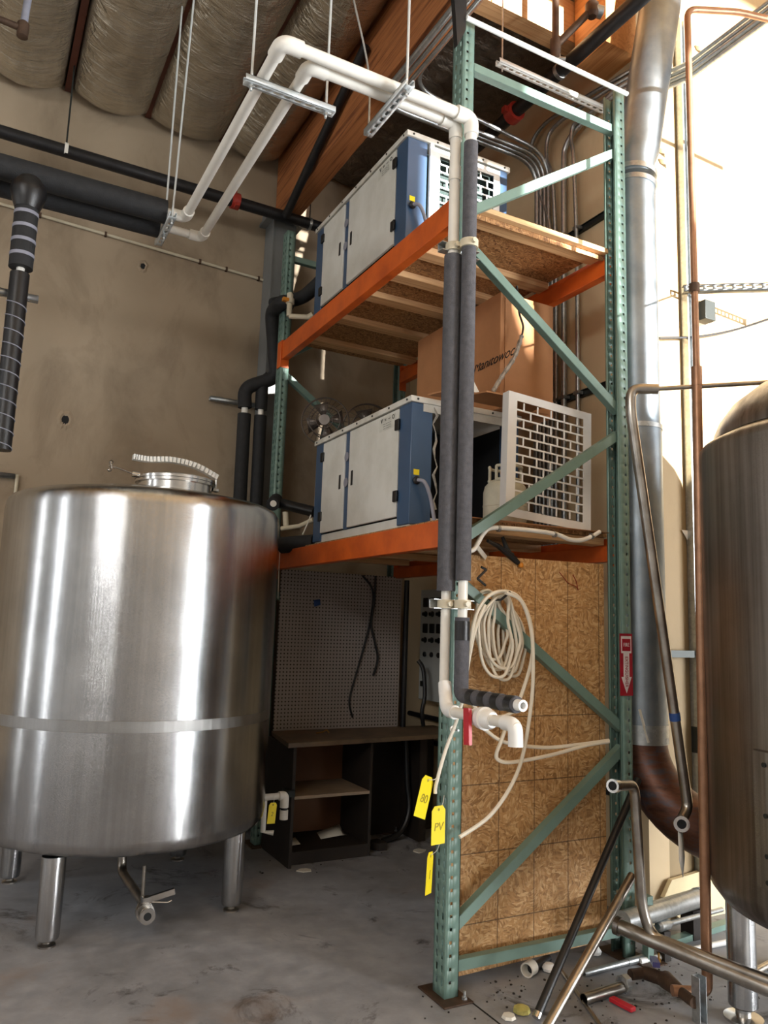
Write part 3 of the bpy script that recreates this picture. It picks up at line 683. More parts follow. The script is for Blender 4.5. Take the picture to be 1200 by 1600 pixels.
# flue: galvanised duct, rusty elbow into the kettle
T = thing('flue_duct', 'tall galvanised flue duct with a rusty elbow behind the kettle', 'duct', (3.11, 2.96, 0))
dx, dy, dr = 3.105, 2.955, .122
MB().tube([(dx, dy, 1.02), (dx, dy, 2.60)], .128, 40).build('duct_section', 'duct_metal', T)
MB().tube([(dx, dy, 2.601), (dx-.005, dy, 4.02)], dr, 40).build('duct_section', 'duct_metal', T)
MB().tube([(dx, dy, 2.585), (dx, dy, 2.61)], .132, 40).build('joint_collar', 'galvanised', T)
for z in (3.99, 4.06): MB().tube([(dx, dy, z), (dx+.004, dy, z+.03)], .129, 40).build('joint_collar', 'galvanised', T)
MB().tube([(dx, dy, 4.06), (dx, dy, 4.16), (dx+.03, dy-.01, 4.24), (dx+.24, dy-.06, 5.51)], .119, 40).build('duct_section', 'duct_metal', T)
MB().tube([(dx, dy, .955), (dx, dy, 1.05)], .132, 40).build('joint_collar', 'galvanised', T)
el = [(dx, dy, 1.0)]; ex, ey = KX-.14, KY+KR-.02
for k in range(0, 13):
    a = k/12*R90; el.append((dx+(ex-dx)*(1-math.cos(a)), dy+(ey-dy)*(1-math.cos(a)), .98-.40*math.sin(a)))
MB().tube(el, [.122]+[.122+.012*(k/12) for k in range(13)], 36).build('elbow', 'rust_steel', T)
c = Vector((dx-.12, dy-.055, 1.0)); MB().bar((dx-.10, dy-.085, 1.13), (dx-.07, dy-.112, .97), .018, .004, (0, -1, 0)).build('strap_end', 'paper', T)
MB().bar((dx+.035, dy-.128, .975), (dx+.06, dy-.121, .975), .025, .004, (0, -1, 0)).build('clip', 'white_plastic', T)

# ================================================================== piping on the rack front
def pvc_elbow(m, c, r):
    return m.lathe([(.004, -r), (r*.6, -r*.8), (r, 0), (r*.6, r*.8), (.004, r)], c, 18)
def sleeve(m, a, b, r): return m.tube([a, b], r, 18)
R1, R2 = (1.800, 2.800), (1.843, 2.735)                        # the two risers on the post
zt, pr = 3.845, .021
E1 = at(283, 338, Z=zt); E2 = at(305, 367, Z=zt); C1 = at(445, 60, Z=zt); C2 = at(477, 112, Z=zt)
# riser 2: from the far bundle over the rack to the black-wrapped outlet
T = thing('pvc_pipe_run', 'white plastic pipe run dropping in grey foam to the black wrapped outlet', 'pipe', (R2[0], R2[1], 1.2), 'pipe runs down the rack post')
y1 = R2[1]; xa = C1[0]
MB().tube(bend([(.80, E1[1], zt), (xa, E1[1], zt), (xa, y1, zt), (R2[0], y1, zt), (R2[0], y1, 3.72)], .045), .026, 16).build('pipe', 'pvc', T)
m = MB()
for p, d in (((xa, y1, zt), ((0, 1, 0), (1, 0, 0))), ((xa, E1[1], zt), ((0, -1, 0), (-1, 0, 0))), ((R2[0], y1, zt), ((-1, 0, 0), (0, 0, -1)))):
    p = Vector(p); a, b = Vector(d[0]), Vector(d[1])
    mm = MB().tube(bend([p+a*.085, p, p+b*.085], .05), .034, 18); mm.build('elbow', 'pvc', T)
MB().tube([(R2[0], y1, 3.72), (R2[0], y1, 1.70)], .033, 20).build('foam_sleeve', 'grey_foam', T)
MB().tube([(R2[0], y1, 1.70), (R2[0], y1, 1.50)], pr, 16).build('pipe', 'pvc', T)
MB().tube(bend([(R2[0], y1, 1.545), (R2[0], y1, 1.224), (R2[0], 2.36, 1.224)], .03), .031, 20).build('wrapped_sleeve', 'charcoal_foam', T)
w = T.children[-1] if T.children else [o for o in bpy.data.objects if o.parent == T][-1]
for k in range(4): MB().tube([(R2[0], 2.665-.085*k, 1.224), (R2[0], 2.625-.085*k, 1.224)], .0325, 20).build('tape_band', 'black_tape', w)
MB().tube([(R2[0], y1, 1.53), (R2[0], y1, 1.45)], .0325, 20).build('tape_band', 'black_tape', w)
MB().pipe((R2[0], 2.361, 1.224), (R2[0], 2.325, 1.224), .0215, .008).build('pipe_end', 'white_plastic', T)
# riser 1
T = thing('pvc_pipe_run', 'white plastic pipe run dropping bare to the red-handled tap outlet', 'pipe', (R1[0], R1[1], 1.16), 'pipe runs down the rack post')
y2 = R1[1]; xb = C2[0]; zb = zt-.005
MB().tube(bend([(.80, E2[1], zb), (xb, E2[1], zb), (xb, y2, zb), (R1[0], y2, zb), (R1[0], y2, 3.17)], .045), .025, 16).build('pipe', 'pvc', T)
for p, d in (((xb, y2, zb), ((0, 1, 0), (1, 0, 0))), ((xb, E2[1], zb), ((0, -1, 0), (-1, 0, 0))), ((R1[0], y2, zb), ((-1, 0, 0), (0, 0, -1)))):
    p = Vector(p); a, b = Vector(d[0]), Vector(d[1])
    MB().tube(bend([p+a*.08, p, p+b*.08], .05), .032, 18).build('elbow', 'pvc', T)
MB().tube([(R1[0], y2, 3.62), (R1[0], y2, 3.55)], .029, 18).build('coupling', 'pvc', T)
MB().tube([(R1[0], y2, 3.18), (R1[0], y2, 1.655)], .040, 22).build('foam_sleeve', 'grey_foam', T)
zo = 1.165; xo = 1.765
MB().tube(bend([(R1[0], y2, 1.655), (R1[0], y2, 1.25), (xo, 2.715, zo), (xo, 2.285, zo), (xo, 2.262, zo-.01)], .02), .021, 16).build('pipe', 'pvc', T)
MB().tube(bend([(R1[0]-.003, y2-.01, 1.27), (xo+.008, 2.735, zo+.002), (xo, 2.66, zo)], .045), .028, 18).build('elbow', 'white_plastic', T)
vb = MB().lathe([(.022, .06), (.034, .055), (.036, .02), (.042, .018), (.044, -.01), (.036, -.012), (.036, -.04), (.028, -.055)], (xo, 2.46, zo), 24, 'y').build('ball_valve', 'white_plastic', T)
MB().bar((xo-.05, 2.50, zo+.035), (xo-.052, 2.49, zo-.10), .036, .014, (-1, 0, 0)).bar((xo-.02, 2.50, zo+.0), (xo-.055, 2.50, zo+.0), .02, .02).build('handle', 'red_handle', vb)
MB().tube(bend([(xo, 2.335, zo), (xo, 2.27, zo), (xo, 2.268, zo-.075)], .04), .027, 18).build('spout_elbow', 'white_plastic', T)
# strut clamps holding the risers to the post
for z, lab in ((3.22, 'short slotted strut clamping both risers just under the upper orange beam'), (1.60, 'short slotted strut clamping both risers above the hanging hose coil')):
    T = thing('pipe_strut', lab, 'pipe bracket', (1.83, 2.80, z), 'strut brackets on the rack post')
    m = MB(); x0, x1 = 1.74, 1.945
    m.box(x0, x1, 2.822, 2.825, z-.02, z+.02).box(x0, x1, 2.785, 2.825, z-.02, z-.017).box(x0, x1, 2.785, 2.825, z+.017, z+.02)
    q = m.build('channel', 'galvanised', T); q.location = (0, .012, 0)
    for (rx, ry), rr in ((R1, .030), (R2, .036 if z > 3 else .030)):
        k = MB().lathe([(rr, -.018), (rr+.006, -.018), (rr+.006, .018), (rr, .018)], (rx, ry, z), 24).build('clamp', 'cream_pvc', T)
        MB().tube([(rx-.005, ry-rr-.003, z), (rx-.005, ry-rr-.02, z)], .012, 8).build('clamp_bolt', 'cream_pvc', k)

# trapeze hangers with threaded rods
def strut_bar(m, p, q, w=.041):
    """U channel with slots along its web"""
    p, q = Vector(p), Vector(q); d = (q-p); L = d.length; d.normalize(); side = d.cross(Vector((0, 0, 1))).normalized(); up = Vector((0, 0, 1))
    cuts = [0]; k = .03
    while k+.03 < L: cuts += [k, k+.028]; k += .05
    cuts.append(L)
    m.perf(p-side*w/2, d, side, cuts, [0, w*.33, w*.67, w], lambda i, j: j == 1 and i % 2 == 1)
    for s in (-1, 1):
        a, b = p+side*(s*w/2), q+side*(s*w/2); m.quad(a, b, b+up*.03, a+up*.03)
        m.quad(a+up*.03, b+up*.03, b+up*.03-side*s*.009, a+up*.03-side*s*.009)
    return m
hz = zt-.028-.034
def hanger(lab, a, b, rods, zc=5.3):
    T = thing('pipe_hanger', lab, 'pipe hanger', tuple((Vector(a)+Vector(b))/2), 'trapeze pipe hangers')
    strut_bar(MB(), a, b).build('channel', 'zinc_lit', T, solid=.002, recalc=False)
    for x, y, tx, ty in rods:
        r = MB().tube([(x, y, a[2]-.03), (tx, ty, zc)], .006, 8).build('threaded_rod', 'zinc_lit', T)
        MB().lathe([(.011, a[2]-.018), (.011, a[2]-.004)], (x, y, 0), 6).build('hex_nut', 'galvanised', r)
a, b = at(382, 128, Z=hz), at(517, 186, Z=hz); b = (b[0], a[1], hz)
hanger('slotted trapeze hanger carrying both white pipes at their nearer end left of the girder', a, b, [(a[0]+.03, a[1], a[0]+.03, a[1]), (b[0]-.04, b[1], b[0]-.04, b[1])])
a, b = at(570, 212, Z=hz), at(645, 136, Z=hz); xm = (a[0]+b[0])/2
hanger('slotted trapeze hanger carrying both white pipes just in front of the upper chiller', (xm, a[1], hz), (xm, b[1], hz), [(xm, b[1]+.03, xm, b[1]+.03)])
T = tag(MB().tube(smooth([(xm-.01, a[1]-.03, hz-.02), (xm-.02, a[1]-.03, hz+.3), (xm-.12, a[1]-.05, hz+.62), (xm-.17, a[1]-.05, hz+.8), (xm-.10, a[1]-.06, hz+1.0), (xm-.02, a[1]-.06, 5.45)], 8), .005, 8).build('bent_rod', 'galvanised'), 'bent hanger rod bowing left in front of the wooden girder', 'rod')
# black insulated bundle along the back wall
bz = zt
T1 = thing('insulated_pipe', 'nearer and upper of the two thick black insulated pipes by the back wall', 'pipe', (.0, E1[1], bz), 'thick black insulated pipes')
MB().tube([(-1.6, E1[1], bz), (.795, E1[1], bz)], .068, 28).build('sleeve', 'black_foam', T1)
T2 = thing('insulated_pipe', 'rear and lower of the two thick black insulated pipes by the back wall', 'pipe', (.0, E2[1], bz-.005), 'thick black insulated pipes')
MB().tube([(-1.6, E2[1]+.01, bz-.005), (.795, E2[1]+.01, bz-.005)], .066, 28).build('sleeve', 'black_foam', T2)
a, b = at(262, 333, Z=hz), at(236, 374, Z=hz-.02)
hanger('slotted trapeze hanger at the end of the thick black pipes', (.82, E1[1]-.10, hz-.01), (.82, E2[1]+.12, hz-.01), [(.82, E1[1]-.07, .85, E1[1]-.07), (.82, E2[1]-.045, .82, E2[1]-.045)])
# drops from the bundle with white tape
def drop(cx, cy, z0, zmid, z1, r0, r1, lab, bulb=True, run=None):
    T = thing('pipe_drop', lab, 'pipe', (cx, cy, z0), 'black taped pipe drops at the left edge')
    if bulb: MB().lathe([(.01, z0+.085), (.05, z0+.075), (.085, z0+.03), (.09, z0-.01), (.075, z0-.06), (.06, z0-.10)], (cx, cy, 0), 28).build('wrapped_tee', 'black_tape', T)
    MB().tube([(cx, cy, z0-.08), (cx, cy, zmid)], r0, 24).build('sleeve', 'black_foam', T)
    n = 4
    for k in range(n):
        z = z0-.12-(z0-.12-zmid)*k/n; MB().tube([(cx, cy, z), (cx, cy, z-.018)], r0+.002, 24).build('tape_band', 'grey_plastic', T)
    MB().tube([(cx, cy, zmid), (cx, cy, zmid-.03)], .02, 16).build('pipe', 'pvc', T)
    q = MB().tube([(cx, cy, zmid-.03), (cx, cy, z1)], r1, 24).build('sleeve', 'black_tape', T)
    h = MB(); tt = []
    for k in range(200):
        a = k*.35; z = zmid-.15-k*(zmid-.15-z1)/200; tt.append((cx+(r1+.001)*math.cos(a), cy+(r1+.001)*math.sin(a), z))
    h.tube(tt, .0028, 5).build('tape_edge', 'grey_plastic', q)
d1 = at(45, 300, Y=E1[1]-.12)
drop(d1[0], E1[1]-.12, d1[2], 3.26, 2.30, .058, .047, 'black insulated drop pipe with taped joints hanging from a wrapped tee')
drop(d1[0]-.17, E1[1]-.02, d1[2]-.06, 3.3, 2.3, .05, .045, 'black taped drop pipe cut by the left edge of the photo', False)
for z, y, lab in ((at(20, 470, Y=E1[1])[2], E1[1]-.06, 'short galvanised strut holding the taped black drop pipe'),):
    T = thing('pipe_strut', lab, 'pipe bracket', (d1[0], y, z)); strut_bar(MB(), (d1[0]-.3, y+.01, z), (d1[0]+.10, y+.01, z)).build('channel', 'galvanised', T, solid=.002, recalc=False)
q = at(0, 745, Y=5.77); T = tag(strut_bar(MB(), (q[0]-.3, 5.775, q[2]), (q[0]+.09, 5.775, q[2])).build('wall_strut', 'galvanised', solid=.002, recalc=False), 'short galvanised strut on the beige wall left of the big tank', 'strut')
q = at(26, 755, Y=5.77); tag(MB().tube([(q[0], 5.78, q[2]+.06), (q[0], 5.78, q[2]-.5)], .012, 10).build('wall_pipe', 'cream_pvc'), 'thin cream pipe running up the wall behind the big tank', 'pipe')

# sprinkler main along the back wall and thin conduit
sz = 4.71; sy = 5.47
T = thing('sprinkler_main', 'long black sprinkler pipe along the beige back wall', 'pipe', (1.0, sy, sz))
MB().tube([(-2.5, sy, sz+.01), (2.28, sy, sz-.02)], .044, 24).build('pipe', 'black_iron', T)
q = at(368, 307, Y=sy); c = MB().lathe([(.046, -.03), (.062, -.03), (.062, .03), (.046, .03)], (q[0], sy, sz-.01), 20, 'x').build('coupling', 'red_paint', T)
for s in (-1, 1): MB().box(q[0]-.012, q[0]+.012, sy-.035+s*.04, sy+.035+s*.04, sz-.08 if s < 0 else sz+.055, sz-.055 if s < 0 else sz+.08).build('coupling_bolt', 'red_paint', c)
q = at(103, 235, Y=sy); T = thing('pipe_hanger', 'ring hanger on a dark rod holding the sprinkler pipe', 'pipe hanger', (q[0], sy, sz))
MB().lathe([(.046, -.012), (.050, -.012), (.050, .012), (.046, .012)], (q[0], sy, sz), 24, 'x').build('ring', 'pvc', T); MB().tube([(q[0], sy, sz+.05), (q[0], sy, 5.40)], .006, 8).build('threaded_rod', 'dark_strut', T)
q = at(484, 344, Y=sy); T = thing('pipe_hanger', 'ring hanger at the far end of the sprinkler pipe by the upper chiller', 'pipe hanger', (q[0], sy, sz))
MB().lathe([(.046, -.010), (.050, -.010), (.050, .010), (.046, .010)], (q[0], sy, sz-.02), 24, 'x').build('ring', 'galvanised', T); MB().tube([(q[0], sy, sz+.03), (q[0], sy, 5.40)], .005, 8).build('threaded_rod', 'dark_strut', T)
T = tag(MB().tube([(1.905, 5.40, 4.66), (1.905, 5.15, 4.76), (1.905, 4.05, 5.18)], .032, 18).build('branch_pipe', 'black_iron'), 'black branch pipe slanting up beside the wooden girder', 'pipe')
a, b = at(0, 318, Y=5.78), at(417, 439, Y=5.78)
T = thing('wall_conduit', 'thin cream conduit clipped across the beige back wall', 'conduit', (1, 5.78, 4.3))
MB().tube([(-2, 5.782, a[2]+.03), (a[0], 5.782, a[2]), (b[0], 5.782, b[2])], .011, 10).build('tube', 'cream_pvc', T)
for px in (55, 150, 300, 345, 402):
    q = Vector(a).lerp(Vector(b), px/417); MB().box(q.x-.008, q.x+.008, 5.768, 5.798, q.z-.016, q.z+.016).build('clip', 'brown_iron', T)
q = at(36, 45, Z=4.75)
T = thing('sprinkler_pipe', 'rusty sprinkler drop with grey riser at the top left corner', 'pipe', q)
MB().tube([q, (q[0]+.02, q[1]-.02, 5.22)], .020, 14).build('riser', 'grey_plastic', T); MB().tube([q, (q[0]-.8, q[1], q[2]+.05)], .019, 14).build('pipe', 'brown_iron', T); MB().lathe([(.012, -.06), (.03, -.05), (.032, .03), (.024, .04)], q, 16).build('tee', 'brown_iron', T)

# insulated chiller lines by the column
yl = 5.48
T = thing('chiller_line', 'black insulated line dropping down the column from the upper chiller', 'pipe', (1.80, yl, 2.3), 'black insulated chiller lines')
A = [at(382, 770, Y=yl), at(382, 645, Y=yl), at(382, 606, Y=yl), at(432, 590, Y=5.42), at(424, 487, Y=5.36), at(447, 484, Y=5.3)]
MB().tube(bend([(A[1][0]+.01, yl, 1.9), (A[1][0], yl, A[1][2]-.01)], .04), .05, 18).build('sleeve', 'black_foam', T)
MB().tube([(A[1][0], yl, A[1][2]-.02), (A[1][0], yl, A[1][2]+.05)], .024, 14).build('pipe', 'pvc', T)
MB().tube(bend([(A[1][0], yl, A[1][2]+.04), A[2], A[3], A[4], (1.83, 5.13, A[4][2]+.0), (1.90, 5.13, A[4][2])], .07), .052, 18).build('sleeve', 'black_foam', T)
T = thing('chiller_line', 'black insulated line rising beside the column to behind the upper chiller', 'pipe', (1.95, yl, 2.3), 'black insulated chiller lines')
x2 = at(399, 645, Y=yl+.0)[0]+.035; z2 = A[1][2]
MB().tube([(x2+.01, yl-.02, 1.9), (x2, yl-.02, z2-.01)], .047, 18).build('sleeve', 'black_foam', T); MB().tube([(x2, yl-.02, z2-.02), (x2, yl-.02, z2+.05)], .022, 14).build('pipe', 'pvc', T)
MB().tube(bend([(x2, yl-.02, z2+.04), (x2, yl-.02, z2+.25), (x2+.05, 5.44, z2+.3)], .06), .047, 18).build('sleeve', 'black_foam', T)
a = at(425, 478, Y=5.36); b = at(493, 463, Y=4.98)
T = thing('chiller_line', 'thick black insulated line entering the back of the upper chiller', 'pipe', b, 'black insulated chiller lines')
MB().tube(bend([(a[0]+.01, 5.38, a[2]+.02), (a[0]+.16, 5.14, a[2]+.02), (2.02, 5.0, a[2]+.06), (2.06, 4.86, a[2]+.12)], .08), .05, 16).build('sleeve', 'black_foam', T)
a = at(452, 494, Y=5.0)
T = thing('drain_tee', 'cream plastic tee with orange valve beside the end of the upper orange beam', 'pipe fitting', a)
MB().tube([a, at(487, 496, Y=4.92)], .018, 14).build('pipe', 'cream_pvc', T); MB().tube([a, (a[0]-.005, a[1], a[2]+.17)], .02, 14).build('riser', 'cream_pvc', T)
MB().lathe([(.018, .09), (.03, .095), (.03, .13), (.022, .135), (.022, .165), (.01, .18)], a, 16).build('valve', 'cream_pvc', T)
MB().box(a[0]-.06, a[0]-.015, a[1]-.025, a[1]+.005, a[2]+.10, a[2]+.125).build('handle', 'orange_plastic', T)
MB().tube([at(482, 497, Y=4.93), at(490, 492, Y=4.90)], .026, 14).build('union', 'cream_pvc', T)
a, b = at(330, 623, Y=5.72), at(402, 636, Y=5.72)
tag(strut_bar(MB(), (a[0], 5.76, a[2]), (1.874, 5.76, a[2])).build('wall_strut', 'galvanised', solid=.002, recalc=False), 'perforated galvanised strut on the wall above the pair of black lines', 'strut')
# lines of the lower chiller, at the rim of the big tank
T = thing('chiller_line', 'black taped line with a white pipe stub at the rear rim of the big tank', 'pipe', (1.9, 5.0, 2.2), 'black insulated chiller lines')
a = at(428, 784, Y=5.0); b = at(492, 800, Y=4.72)
MB().tube([a, b], .036, 18).build('sleeve', 'black_tape', T); MB().tube([at(432, 781, Y=4.99), at(426, 788, Y=4.90)], .045, 18).build('sleeve', 'black_foam', T); MB().tube([at(427.5, 786, Y=4.905), at(427, 787, Y=4.89)], .022, 14).build('pipe_stub', 'pvc', T)
T = thing('chiller_line', 'fat black insulated pipe end resting on the lower orange beam', 'pipe', (1.85, 4.9, 2.05), 'black insulated chiller lines')
a, b = at(440, 852, Y=4.90), at(492, 848, Y=4.70)
MB().tube([a, b], .056, 20).build('sleeve', 'black_foam', T); MB().tube([Vector(a)-Vector((.004, 0, 0)), Vector(a)+(Vector(a)-Vector(b)).normalized()*.02], .022, 14).build('pipe_stub', 'pvc', T)
T = thing('drain_tee', 'cream plastic fittings low behind the big tank beside the lower chiller', 'pipe fitting', at(446, 820, Y=4.92))
MB().tube([at(440, 826, Y=4.92), at(468, 822, Y=4.8), at(490, 812, Y=4.70)], .016, 12).build('pipe', 'cream_pvc', T); MB().tube([at(447, 824, Y=4.92), at(446, 800, Y=4.92)], .02, 12).build('riser', 'cream_pvc', T)
a, b = at(490, 792, Y=4.72), at(473, 835, Y=4.72); tag(MB().tube(smooth([a, Vector(a).lerp(Vector(b), .5)+Vector((.012, 0, .02)), b], 6), .005, 6).build('zip_tie', 'rope_white'), 'pale zip tie end dangling beside the far blue corner of the lower chiller', 'zip tie')
q = at(451, 868, Y=5.0); tag(MB().tube([(1.848, q[1]-.02, q[2]+.05), (1.848, q[1]-.02, q[2]-.12), (1.852, q[1]-.02, q[2]-.3)], .003, 6).build('string', 'rope_white'), 'white string hanging from the far end of the lower orange beam', 'string')

# ================================================================== right wall: conduits on struts
XW = XB-.045
for z, lab in ((4.10, 'dark strut holding the grey conduits just above the upper deck'), (2.99, 'dark strut holding the grey conduits above the leaning grille')):
    T = thing('conduit_strut', lab, 'strut', (XB-.01, 4, z), 'struts under the wall conduits')
    m = MB().box(XB-.016, XB-.001, 3.12, 4.9, z-.022, z+.022).box(XB-.024, XB-.016, 3.12, 4.9, z-.022, z-.016).box(XB-.024, XB-.016, 3.12, 4.9, z+.016, z+.022)
    m.build('channel', 'dark_strut', T)
def conduit(lab, path, r, yclip):
    T = thing('wall_conduit', lab, 'conduit', path[0], 'grey conduits on the right wall')
    MB().tube(path, r, 12).build('tube', 'galvanised', T)
    for z in (4.10, 2.99):
        MB().box(XW-r-.006, XB-.022, yclip-r-.010, yclip+r+.010, z-.010, z+.010).build('clip', 'galvanised', T)
wy = [at(px, 640, X=XW)[1] for px in (838, 844, 850, 856.5)]
gl = ['leftmost grey conduit of the row that turns off to the girder', 'second from left grey conduit turning off to the girder', 'third from left grey conduit turning off to the girder', 'fourth from left grey conduit turning off to the girder']
for k in range(4):
    y = wy[k]; z = 4.775; p = [(XW, y, .95), (XW, y, z), (1.975+.042*k, y, z), (1.975+.042*k, 1.7, z)]
    if k == 3: p = p[:2]+[(2.13, y, z+.10), (2.13, 1.7, z+.10)]
    conduit(gl[k], bend(p, .20, 8), .0135 if k else .019, y)
gr = ['grey conduit with a long double bend, leftmost of those turning to the right', 'grey conduit with a short offset bend, second of those turning right', 'thick grey conduit, third of those turning to the right', 'grey conduit nearest the rear rack post, with an offset at its top']
ups = [[(863, 400), (858, 345), (843, 300), (830, 250), (832, 222), (850, 195), (878, 174)], [(869, 400), (869, 285), (860, 252), (860, 225), (868, 205), (887, 187)], [(881, 400), (881, 260), (884, 230), (896, 207)], [(902, 400), (902, 255), (898, 222), (901, 200), (912, 190)]]
for k, u in enumerate(ups):
    pts = [at(a, b, X=XW) for a, b in u]; y0 = pts[0][1]
    for q in range(len(pts)): pts[q] = (XW-.03*(k % 2)*min(1, q), pts[q][1], pts[q][2])
    e = pts[-1]; zz = 4.93-.035*k
    P = [(XW, y0, .95), (XW, y0, 3.9)]+smooth(pts, 6)+[(XW, 3.22, zz), (XW+.03, 3.08, zz), (XW+.22, 3.03, zz), (XW+.27, 2.9, zz), (XW+.27, 1.75, zz)]
    conduit(gr[k], P, .0135 if k != 2 else .019, y0)
# ================================================================== under the rack: desk, pegboard, panel
tag(MB().box(1.942, 2.925, 5.178, 5.19, .757, 1.872).build('pegboard', 'pegboard'), 'off-white pegboard standing on the work counter against the back wall', 'pegboard')
T = tag(MB().quad(at(490, 938, Y=5.177), at(500, 936, Y=5.177), at(501, 945, Y=5.177), at(491, 948, Y=5.177)).build('tape_patch', 'blue_tape', solid=.0006), 'small blue tape patch stuck on the pegboard', 'tape')
tag(MB().tube(smooth([at(*q, Y=5.165) for q in ((566, 899), (582, 922), (580, 965), (569, 1010), (556, 1055), (546, 1095), (551, 1121))], 6), .008, 8).build('black_cable', 'black_plastic'), 'longer black cable hanging down the pegboard to near the counter', 'cable', 'black cables on the pegboard')
tag(MB().tube(smooth([at(*q, Y=5.15) for q in ((587, 900), (585, 940), (580, 975), (586, 1005), (590, 1030), (583, 1056))], 6), .009, 8).build('black_cable', 'black_plastic'), 'shorter thicker black cable hanging on the pegboard, ending in the middle', 'cable', 'black cables on the pegboard')
T = thing('work_counter', 'brown work counter under the pegboard beneath the lower shelf', 'counter', (2.6, 5.2, .7))
MB().prism([(1.845, 4.64), (2.74, 4.72), (3.25, 4.76), (3.25, 5.195), (1.935, 5.195)], 'z', .725, .755).build('worktop', 'counter', T, bevel=.003)
MB().box(2.96, 3.02, 4.9, 5.19, 0, .724).build('support', 'wood_dark', T)
MB().box(2.50, 3.25, 5.18, 5.195, 0, .724).build('shade_board', 'wood_dark', T)  # dark sheet standing in for the deep shade under the counter
T = thing('open_cabinet', 'dark open cabinet with one pale shelf under the work counter', 'cabinet', (2.2, 5.0, 0))
MB().box(1.895, 1.915, 4.67, 5.17, 0, .724).build('side_panel', 'wood_dark', T); MB().box(2.47, 2.49, 4.73, 5.17, 0, .724).build('side_panel', 'wood_dark', T)
MB().box(1.916, 2.469, 5.155, 5.17, .08, .724).build('back_panel', 'hardboard', T); MB().box(1.916, 2.469, 4.72, 5.154, .395, .415).build('shelf', 'shelf_board', T, bevel=.002)
MB().box(1.916, 2.469, 4.72, 5.154, .06, .08).build('bottom_panel', 'wood_dark', T); MB().box(1.916, 2.469, 4.73, 4.745, .0, .059).build('plinth', 'wood_dark', T)
T = tag(MB().quad((2.22, 4.92, .083), (2.36, 4.90, .10), (2.40, 5.02, .14), (2.25, 5.06, .09)).quad((2.36, 4.90, .10), (2.43, 4.95, .083), (2.44, 5.04, .083), (2.40, 5.02, .14)).build('crumpled_paper', 'paper', solid=.001), 'crumpled grey paper on the bottom board of the open cabinet', 'paper')
T = tag(MB().quad((1.96, 4.85, .082), (2.05, 4.86, .083), (2.06, 4.98, .095), (1.95, 4.96, .083)).build('paper_scrap', 'paper', solid=.001), 'flat paper scrap in the left corner of the open cabinet', 'paper')
q = at(505, 1146, Z=.757); tag(MB().tube(smooth([(q[0]-.05, q[1], .761), (q[0], q[1]+.01, .765), (q[0]+.02, q[1]-.01, .78), (q[0]+.035, q[1]-.02, .762)], 5), .005, 8).build('small_key', 'brass'), 'small metal bit lying on the brown work counter', 'fitting')
# white fittings with a tag beside the cabinet
a = at(418, 1246, Y=4.62); b = at(443, 1243, Y=4.62)
T = thing('tap_fitting', 'white plastic tap fitting with a yellow tag low beside the dark open cabinet', 'pipe fitting', b)
MB().tube([(a[0]-.08, 4.62, a[2]), (b[0], 4.62, b[2]), ], .020, 14).build('pipe', 'pvc', T); MB().tube(bend([(b[0]-.03, 4.62, b[2]), (b[0]+.008, 4.62, b[2]), (b[0]+.008, 4.62, b[2]-.07)], .03), .027, 14).build('elbow', 'pvc', T)
MB().tube([(b[0]+.008, 4.62, b[2]-.085), (b[0]+.008, 4.62, b[2]-.14)], .026, 14).build('socket', 'pvc', T); MB().tube([(b[0]+.008, 4.62, b[2]-.07), (b[0]+.008, 4.62, b[2]-.085)], .02, 14).build('ring', 'black_plastic', T)
MB().tube([(a[0]-.01, 4.64, a[2]), (a[0]-.01, 4.64, a[2]-.2), (a[0]+.05, 4.62, a[2]-.21)], .016, 12).build('drop_pipe', 'pvc', T)
MB().box(1.86, 1.905, 4.64, 4.75, b[2]-.02, b[2]+.02).build('bracket', 'dark_strut', T)
def tagshape(lab, c, w, h, rz, tilt, body, string_to, sh=.0008):
    T = thing('paper_tag', lab, 'tag', c, 'yellow paper tags on the pipes')
    pts = [(-w/2, -h), (w/2, -h), (w/2, -h*.12), (w*.3, 0), (-w*.3, 0), (-w/2, -h*.12)]
    R = Matrix.Rotation(rz, 3, 'Z') @ Matrix.Rotation(tilt, 3, 'Y'); C0 = Vector(c)
    m = MB()
    for y in (-sh, sh): m.v += [tuple(C0+R@Vector((x, y, z))) for x, z in pts]
    m.f += [tuple(range(6)), tuple(reversed(range(6, 12)))]+[(k, k+6, (k+1) % 6+6, (k+1) % 6) for k in range(6)]
    m.build('card', 'tag_yellow', T)
    k = MB(); q = [C0+R@Vector((.006*math.cos(a), -sh-.0006, -h*.1+.006*math.sin(a))) for a in np.linspace(0, 6.28, 13)[:-1]]
    k.v += [tuple(v) for v in q]; k.f.append(tuple(range(12))); k.build('eyelet', 'ink', T)
    e = R.to_euler(); o = text('handwriting', body, w*.62, 'ink', T, C0+R@Vector((0, -sh-.001, -h*.55)), (e.to_matrix() @ Matrix.Rotation(R90, 3, 'X')).to_euler(), .15)
    MB().tube(smooth([C0+R@Vector((0, 0, -h*.08)), (C0+Vector(string_to))*.5+Vector((0, -.01, -.01)), string_to], 5), .0014, 5).build('string', 'rope_white', T)
    return T
a = at(427, 1254, Y=4.55); tagshape('yellow paper tag on the white tap fitting beside the dark cabinet', a, .055, .12, .2, .08, '2', (a[0]+.02, 4.60, a[2]+.03))
q = at(670, 1213, Y=2.74); tagshape('topmost tilted yellow paper tag beside the front rack post', q, .075, .16, .35, math.radians(20), '80', at(683, 1214, Y=2.74))
q = at(685.5, 1259, Y=2.78); tagshape('middle yellow paper tag hanging straight against the front rack post', q, .072, .15, .15, 0, 'PV', at(694, 1243, Y=2.83))
q = at(673, 1331, Y=2.76); tagshape('lowest yellow paper tag turned edge-on beside the front rack post', q, .075, .155, .7, math.radians(8), '1', at(687, 1318, Y=2.86))
